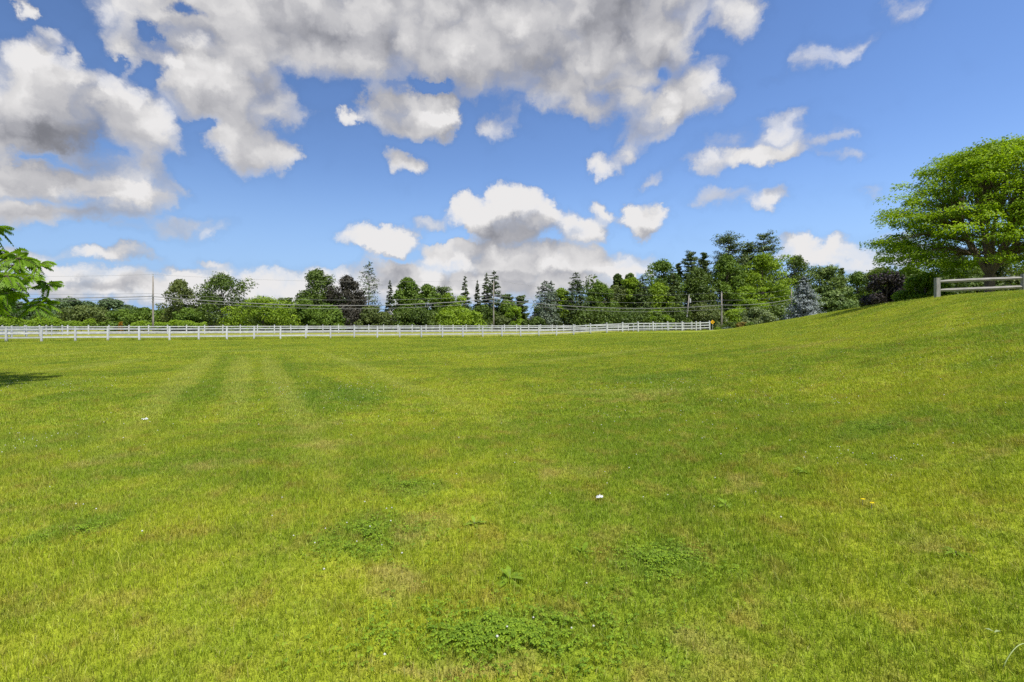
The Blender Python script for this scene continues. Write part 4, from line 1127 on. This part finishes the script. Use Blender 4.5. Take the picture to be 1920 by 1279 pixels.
# ------------------------------------------------------------------ sumac at the left edge: compound leaves on arching shoots
def sumac():
    r = np.random.default_rng(33)
    Y = 12.0; x = -15.55; z0 = gz(x, Y)
    root = empty("sumac_tree", (x, Y, z0), label="leafy sumac reaching in at the left edge with long feathered leaves", cat='tree')
    mb = MB(); mb.tube([(0, 0, -.1), (.1, 0, .8), (.3, 0, 1.6)], [.13, .11, .09], 8, cap=False)
    ends = []
    for k in range(290):
        ph = r.uniform(-math.pi, math.pi); z = r.uniform(2.0, 5.0) - z0
        Rm = np.interp(z + z0, [1.3, 1.9, 2.3, 3.0, 3.9, 4.6, 5.3], [2.7, 3.6, 4.05, 3.75, 2.95, 2.0, .6])
        q = Rm * r.uniform(.25, 1.0) ** .5
        ends.append(np.array([q * math.cos(ph), q * math.sin(ph) * .9, z]))
    for ph, z, q in ((-.1, 2.05, 3.6), (.08, 2.3, 3.45), (-.3, 1.75, 3.3), (.2, 2.75, 3.0), (-.15, 3.1, 2.8), (.1, 3.5, 2.45), (-.45, 2.2, 3.4), (-.05, 2.6, 3.2)): ends.append(np.array([q * math.cos(ph), q * math.sin(ph), z - z0]))
    Vs, Ts = [], []
    for p in ends:
        a = np.array([.2, 0, r.uniform(.7, 1.5)]); m = (a + p) / 2 + [0, 0, .25]
        mb.tube([a, m, p], [.035, .022, .012], 5, cap=False)
        nl = int(r.integers(7, 11)); tone = r.uniform(.1, .65)
        for j in range(nl):
            ph = 2 * math.pi * (j + r.random() * .6) / nl; el = r.uniform(-.5, .9); roll = r.uniform(-1.1, 1.1)
            d = np.array([math.cos(ph) * math.cos(el), math.sin(ph) * math.cos(el), math.sin(el)])
            L = r.uniform(.26, .46); n = 9
            s = np.linspace(.15, 1, n)
            rach = p + d * (L * s)[:, None] + np.stack([0 * s, 0 * s, -.5 * L * s ** 2], -1)
            mb.tube([p, rach[n // 2], rach[-1]], [.006, .005, .003], 3, cap=False)
            tang = unit(np.gradient(rach, axis=0)); side = unit(np.cross(tang, [0, 0, 1.0])); upv = np.cross(side, tang); side, upv = side * math.cos(roll) + upv * math.sin(roll), upv * math.cos(roll) - side * math.sin(roll)
            for sg in (-1, 1):
                ax = side * sg * .85 + tang * .45 - np.array([0, 0, .45]); ln = .17 * np.sin(np.pi * (.18 + .72 * s)) ** .6 * r.uniform(.85, 1.1, n)
                c = rach + unit(ax) * (ln / 2)[:, None]
                Vs.append(cards(c, unit(upv + side * sg * .35), ln, ln * .34, r, ax * 6)); Ts.append(np.clip(tone + r.uniform(0, .35, n), 0, 1))
    # the red-brown fruit spike
    mb.build('trunk', M['bark'], root, smooth=True)
    foliage('crown', Vs, Ts, LMt('sumac'), root)
    mb = MB(); mb.tube([(3.05, -.1, 2.55 - z0), (3.07, -.1, 2.64 - z0), (3.08, -.1, 2.76 - z0)], [.03, .035, .008], 7); mb.build('fruit_spike', M['bark'], root)
sumac()

# ------------------------------------------------------------------ small things in the lawn
def pos(px, py):
    """where the sight line to a lawn spot meets the ground"""
    u, v = (px - 960) / F, (HY - py) / F
    ys = np.linspace(2, 70, 3000); z = CZ + v * ys; g = ground(u * ys, ys)
    k = int(np.argmax(z <= g)); return u * ys[k], ys[k], float(g[k])
def clover():
    r = np.random.default_rng(9); Vs, Ts = [], []
    for (c, s, a), n in zip([CLOVER[0], CLOVER[1], CLOVER[2], CLOVER[8], CLOVER[10], CLOVER[6]], (3000, 1100, 800, 450, 300, 300)):
        q = np.abs(r.normal(0, .75, n)); ph = r.uniform(0, 2 * np.pi, n)
        ex, ey = q * np.cos(ph) * s[0], q * np.sin(ph) * s[1]
        X_ = c[0] + ex * math.cos(a) - ey * math.sin(a); Y_ = c[1] + ex * math.sin(a) + ey * math.cos(a)
        lump = np.sin(X_ * 9 + 3 * np.sin(Y_ * 7)) * np.sin(Y_ * 11 + 2 * np.sin(X_ * 6)); ok = (lump + .5 > r.uniform(-.3, 1.0, n)) & (Y_ > 2)
        X_, Y_ = X_[ok], Y_[ok]; n = len(X_)
        Z_ = ground(X_, Y_) + r.uniform(.018, .050, n); t0 = r.uniform(0, 6.28, n); sz = r.uniform(.010, .017, n); tn = r.random(n)
        for k in range(3):
            th = t0 + k * 2.094
            d = np.stack([np.cos(th), np.sin(th), np.full(n, .15)], -1)
            cc = np.stack([X_, Y_, Z_], -1) + d * sz[:, None] * .55
            Vs.append(cards(cc, unit(np.stack([.3 * np.cos(th), .3 * np.sin(th), np.ones(n)], -1)), sz, sz * .95, r, d * 6)); Ts.append(tn)
    foliage("clover_patch", Vs, Ts, leaf_mat("clover_leaf", (.135, .235, .016), (.300, .430, .028), .35), None, kind='stuff', label="low clover leaves growing through the lawn", cat='clover')
    V, Fa = [], []; 
    oct_v = np.array([(1, 0, 0), (-1, 0, 0), (0, 1, 0), (0, -1, 0), (0, 0, 1), (0, 0, -1)], float); oct_f = [(0, 2, 4), (2, 1, 4), (1, 3, 4), (3, 0, 4), (2, 0, 5), (1, 2, 5), (3, 1, 5), (0, 3, 5)]
    spots = [(640, 735, 3.0, 2.6, 240), (50, 725, 3.2, 1.8, 220), (60, 835, 1.2, .9, 60), (1230, 722, 2.4, 1.0, 120), (930, 1190, .6, .3, 14), (680, 1000, .5, .5, 22), (1640, 860, .8, .5, 40),
             (1700, 700, 5, 2.0, 110), (900, 800, 4, 2, 70), (300, 800, 3, 2, 50), (1200, 900, 3, 1.5, 40), (800, 670, 8, 4, 150), (1500, 760, 4, 2, 90), (1850, 600, 4, 1, 80), (1400, 650, 6, 3, 60), (500, 960, 2, .8, 18)]
    n = 0
    for px, py, rx, ry, m in spots:
        cx, cy, _ = pos(px, py)
        for k in range(int(m * .5)):
            X_, Y_ = cx + r.normal(0, rx * .5), cy + r.normal(0, ry * .5)
            if Y_ < 2: continue
            s = r.uniform(.0055, .0095) * (1 + max(0, Y_ - 8) * .03)
            V.append(oct_v * s * [1, 1, .85] + [X_, Y_, gz(X_, Y_) + r.uniform(.045, .065)]); Fa += [tuple(n * 6 + q for q in f) for f in oct_f]; n += 1
    link("clover_flowers", raw_mesh("clover_flowers", np.concatenate(V), np.array(Fa)), M['petal'], kind='stuff', label="scattered white clover blossoms in the lawn", cat='clover flowers')
clover()
def weed(px, py, s, n, label, pal='lime', seed=0, up=.35, wf=1.0):
    x, y, z = pos(px, py); r = np.random.default_rng(seed + int(px))
    root = empty("weed", (x, y, z), label=label, cat='weed', group='broad-leaved weeds in the lawn')
    Vs, Ts = [], []
    for k in range(n):
        ph = 2 * math.pi * (k + .5 * r.random()) / n; L = s * r.uniform(.7, 1.15); el = r.uniform(.1, up + .4)
        pts = [np.array([math.cos(ph) * L * t * math.cos(el), math.sin(ph) * L * t * math.cos(el), .01 + L * t * math.sin(el) - .35 * L * t * t]) for t in np.linspace(0, 1, 6)]
        sd = np.array([-math.sin(ph), math.cos(ph), 0]); w = [wf * q for q in (.10, .16, .26, .30, .22, .03)]
        for i in range(5):
            Vs.append(np.array([[pts[i] - sd * w[i] * L * .5, pts[i] + sd * w[i] * L * .5, pts[i + 1] + sd * w[i + 1] * L * .5, pts[i + 1] - sd * w[i + 1] * L * .5]])); Ts.append(np.array([.3 + .5 * r.random()]))
    foliage('leaves', Vs, Ts, LMt(pal), root)
    mb = MB(); mb.tube([(0, 0, -.01), (0, 0, .02)], [.006, .004], 5); mb.build('crown_stub', M['bark'], root)
weed(1792, 1042, .11, 13, "grey-green spiky rosette weed right of centre, largest weed in the lawn", 'bright', up=.2, wf=.4)
weed(1092, 1042, .11, 8, "bright upright weed with broad leaves just left of the white scrap's column", 'bright', up=.7)
weed(955, 1088, .12, 9, "tall-leaved bright weed near the bottom centre", 'bright', up=.8)
weed(1360, 950, .12, 10, "bright weed tuft below the small bare patch", 'bright', up=.3)
weed(1508, 888, .11, 10, "bright weed tuft right against the bare patch", 'bright', up=.3)
weed(890, 985, .11, 8, "bright weed clump left of the white scrap", 'lime', up=.6)
def scrap(px, py, s, label):
    x, y, z = pos(px, py); r = np.random.default_rng(int(px)); mb = MB(); n = 6; V = []
    for j in range(n):
        for i in range(n): V.append((s * (i / (n - 1) - .5) * 1.5, s * (j / (n - 1) - .5), .022 + abs(r.normal(0, .016))))
    Fp = [(j * n + i, j * n + i + 1, (j + 1) * n + i + 1, (j + 1) * n + i) for j in range(n - 1) for i in range(n - 1)]
    mb.add(V, Fp); o = mb.build("paper_scrap", M['paper'], loc=(x, y, z), label=label, cat='scrap')
    sd = o.modifiers.new('thickness', 'SOLIDIFY'); sd.thickness = .002
scrap(1124, 939, .038, "crumpled white scrap lying in the grass right of centre")
scrap(272, 790, .055, "small white scrap on the lawn at left")
def dandelion(px, py, label):
    x, y, z = pos(px, py); root = empty("dandelion", (x, y, z), label=label, cat='dandelion', group='yellow dandelions in the lawn')
    mb = MB(); mb.tube([(0, 0, 0), (.004, 0, .05)], [.002, .002], 5); mb.build('stem', M['post'], root)
    r = np.random.default_rng(int(px)); n = 60; ph = r.uniform(0, 6.28, n); q = .016 * np.sqrt(r.random(n))
    c = np.stack([q * np.cos(ph) + .004, q * np.sin(ph), .053 + .004 * r.random(n)], -1)
    foliage('flower', cards(c, unit(np.stack([np.cos(ph) * .6, np.sin(ph) * .6, np.ones(n)], -1)), np.full(n, .011), np.full(n, .004), r), np.ones(n), M['yel_petal'], root)
dandelion(1617, 948, "yellow dandelion, left one of the pair right of centre")
dandelion(1634, 956, "yellow dandelion, right one of the pair right of centre")
# long arching stem and a loose leaf in the longer grass at bottom right
x, y, z = pos(1880, 1262)
mb = MB(); pts = []
for t in np.linspace(0, 1, 14): pts.append((.16 * t + .02 * t, .02 * t, .01 + .105 * math.sin(math.pi * min(1, t * .86)) ** .8))
mb.tube(pts, [.0022 * (1 - .5 * i / 13) for i in range(14)], 5)
mb.build("grass_stem", M['straw'], loc=(x, y, z), label="long pale grass stem arching over at the bottom right corner", cat='grass stem', smooth=True)
x, y, z = pos(1855, 1205)
r = np.random.default_rng(2)
V = cards(np.array([[0, 0, .05], [.034, -.004, .045]]), unit(np.array([[0, -.3, 1.], [0, -.2, 1.]])), np.array([.035, .045]), np.array([.010, .011]), r, np.array([[5., -3, 0], [5., .5, 0]]))
foliage("fallen_leaf", V, np.array([.9, 1.0]), LMt('sage'), None, loc=(x, y, z), label="pale narrow fallen leaf pair on the grass at bottom right", cat='leaf')
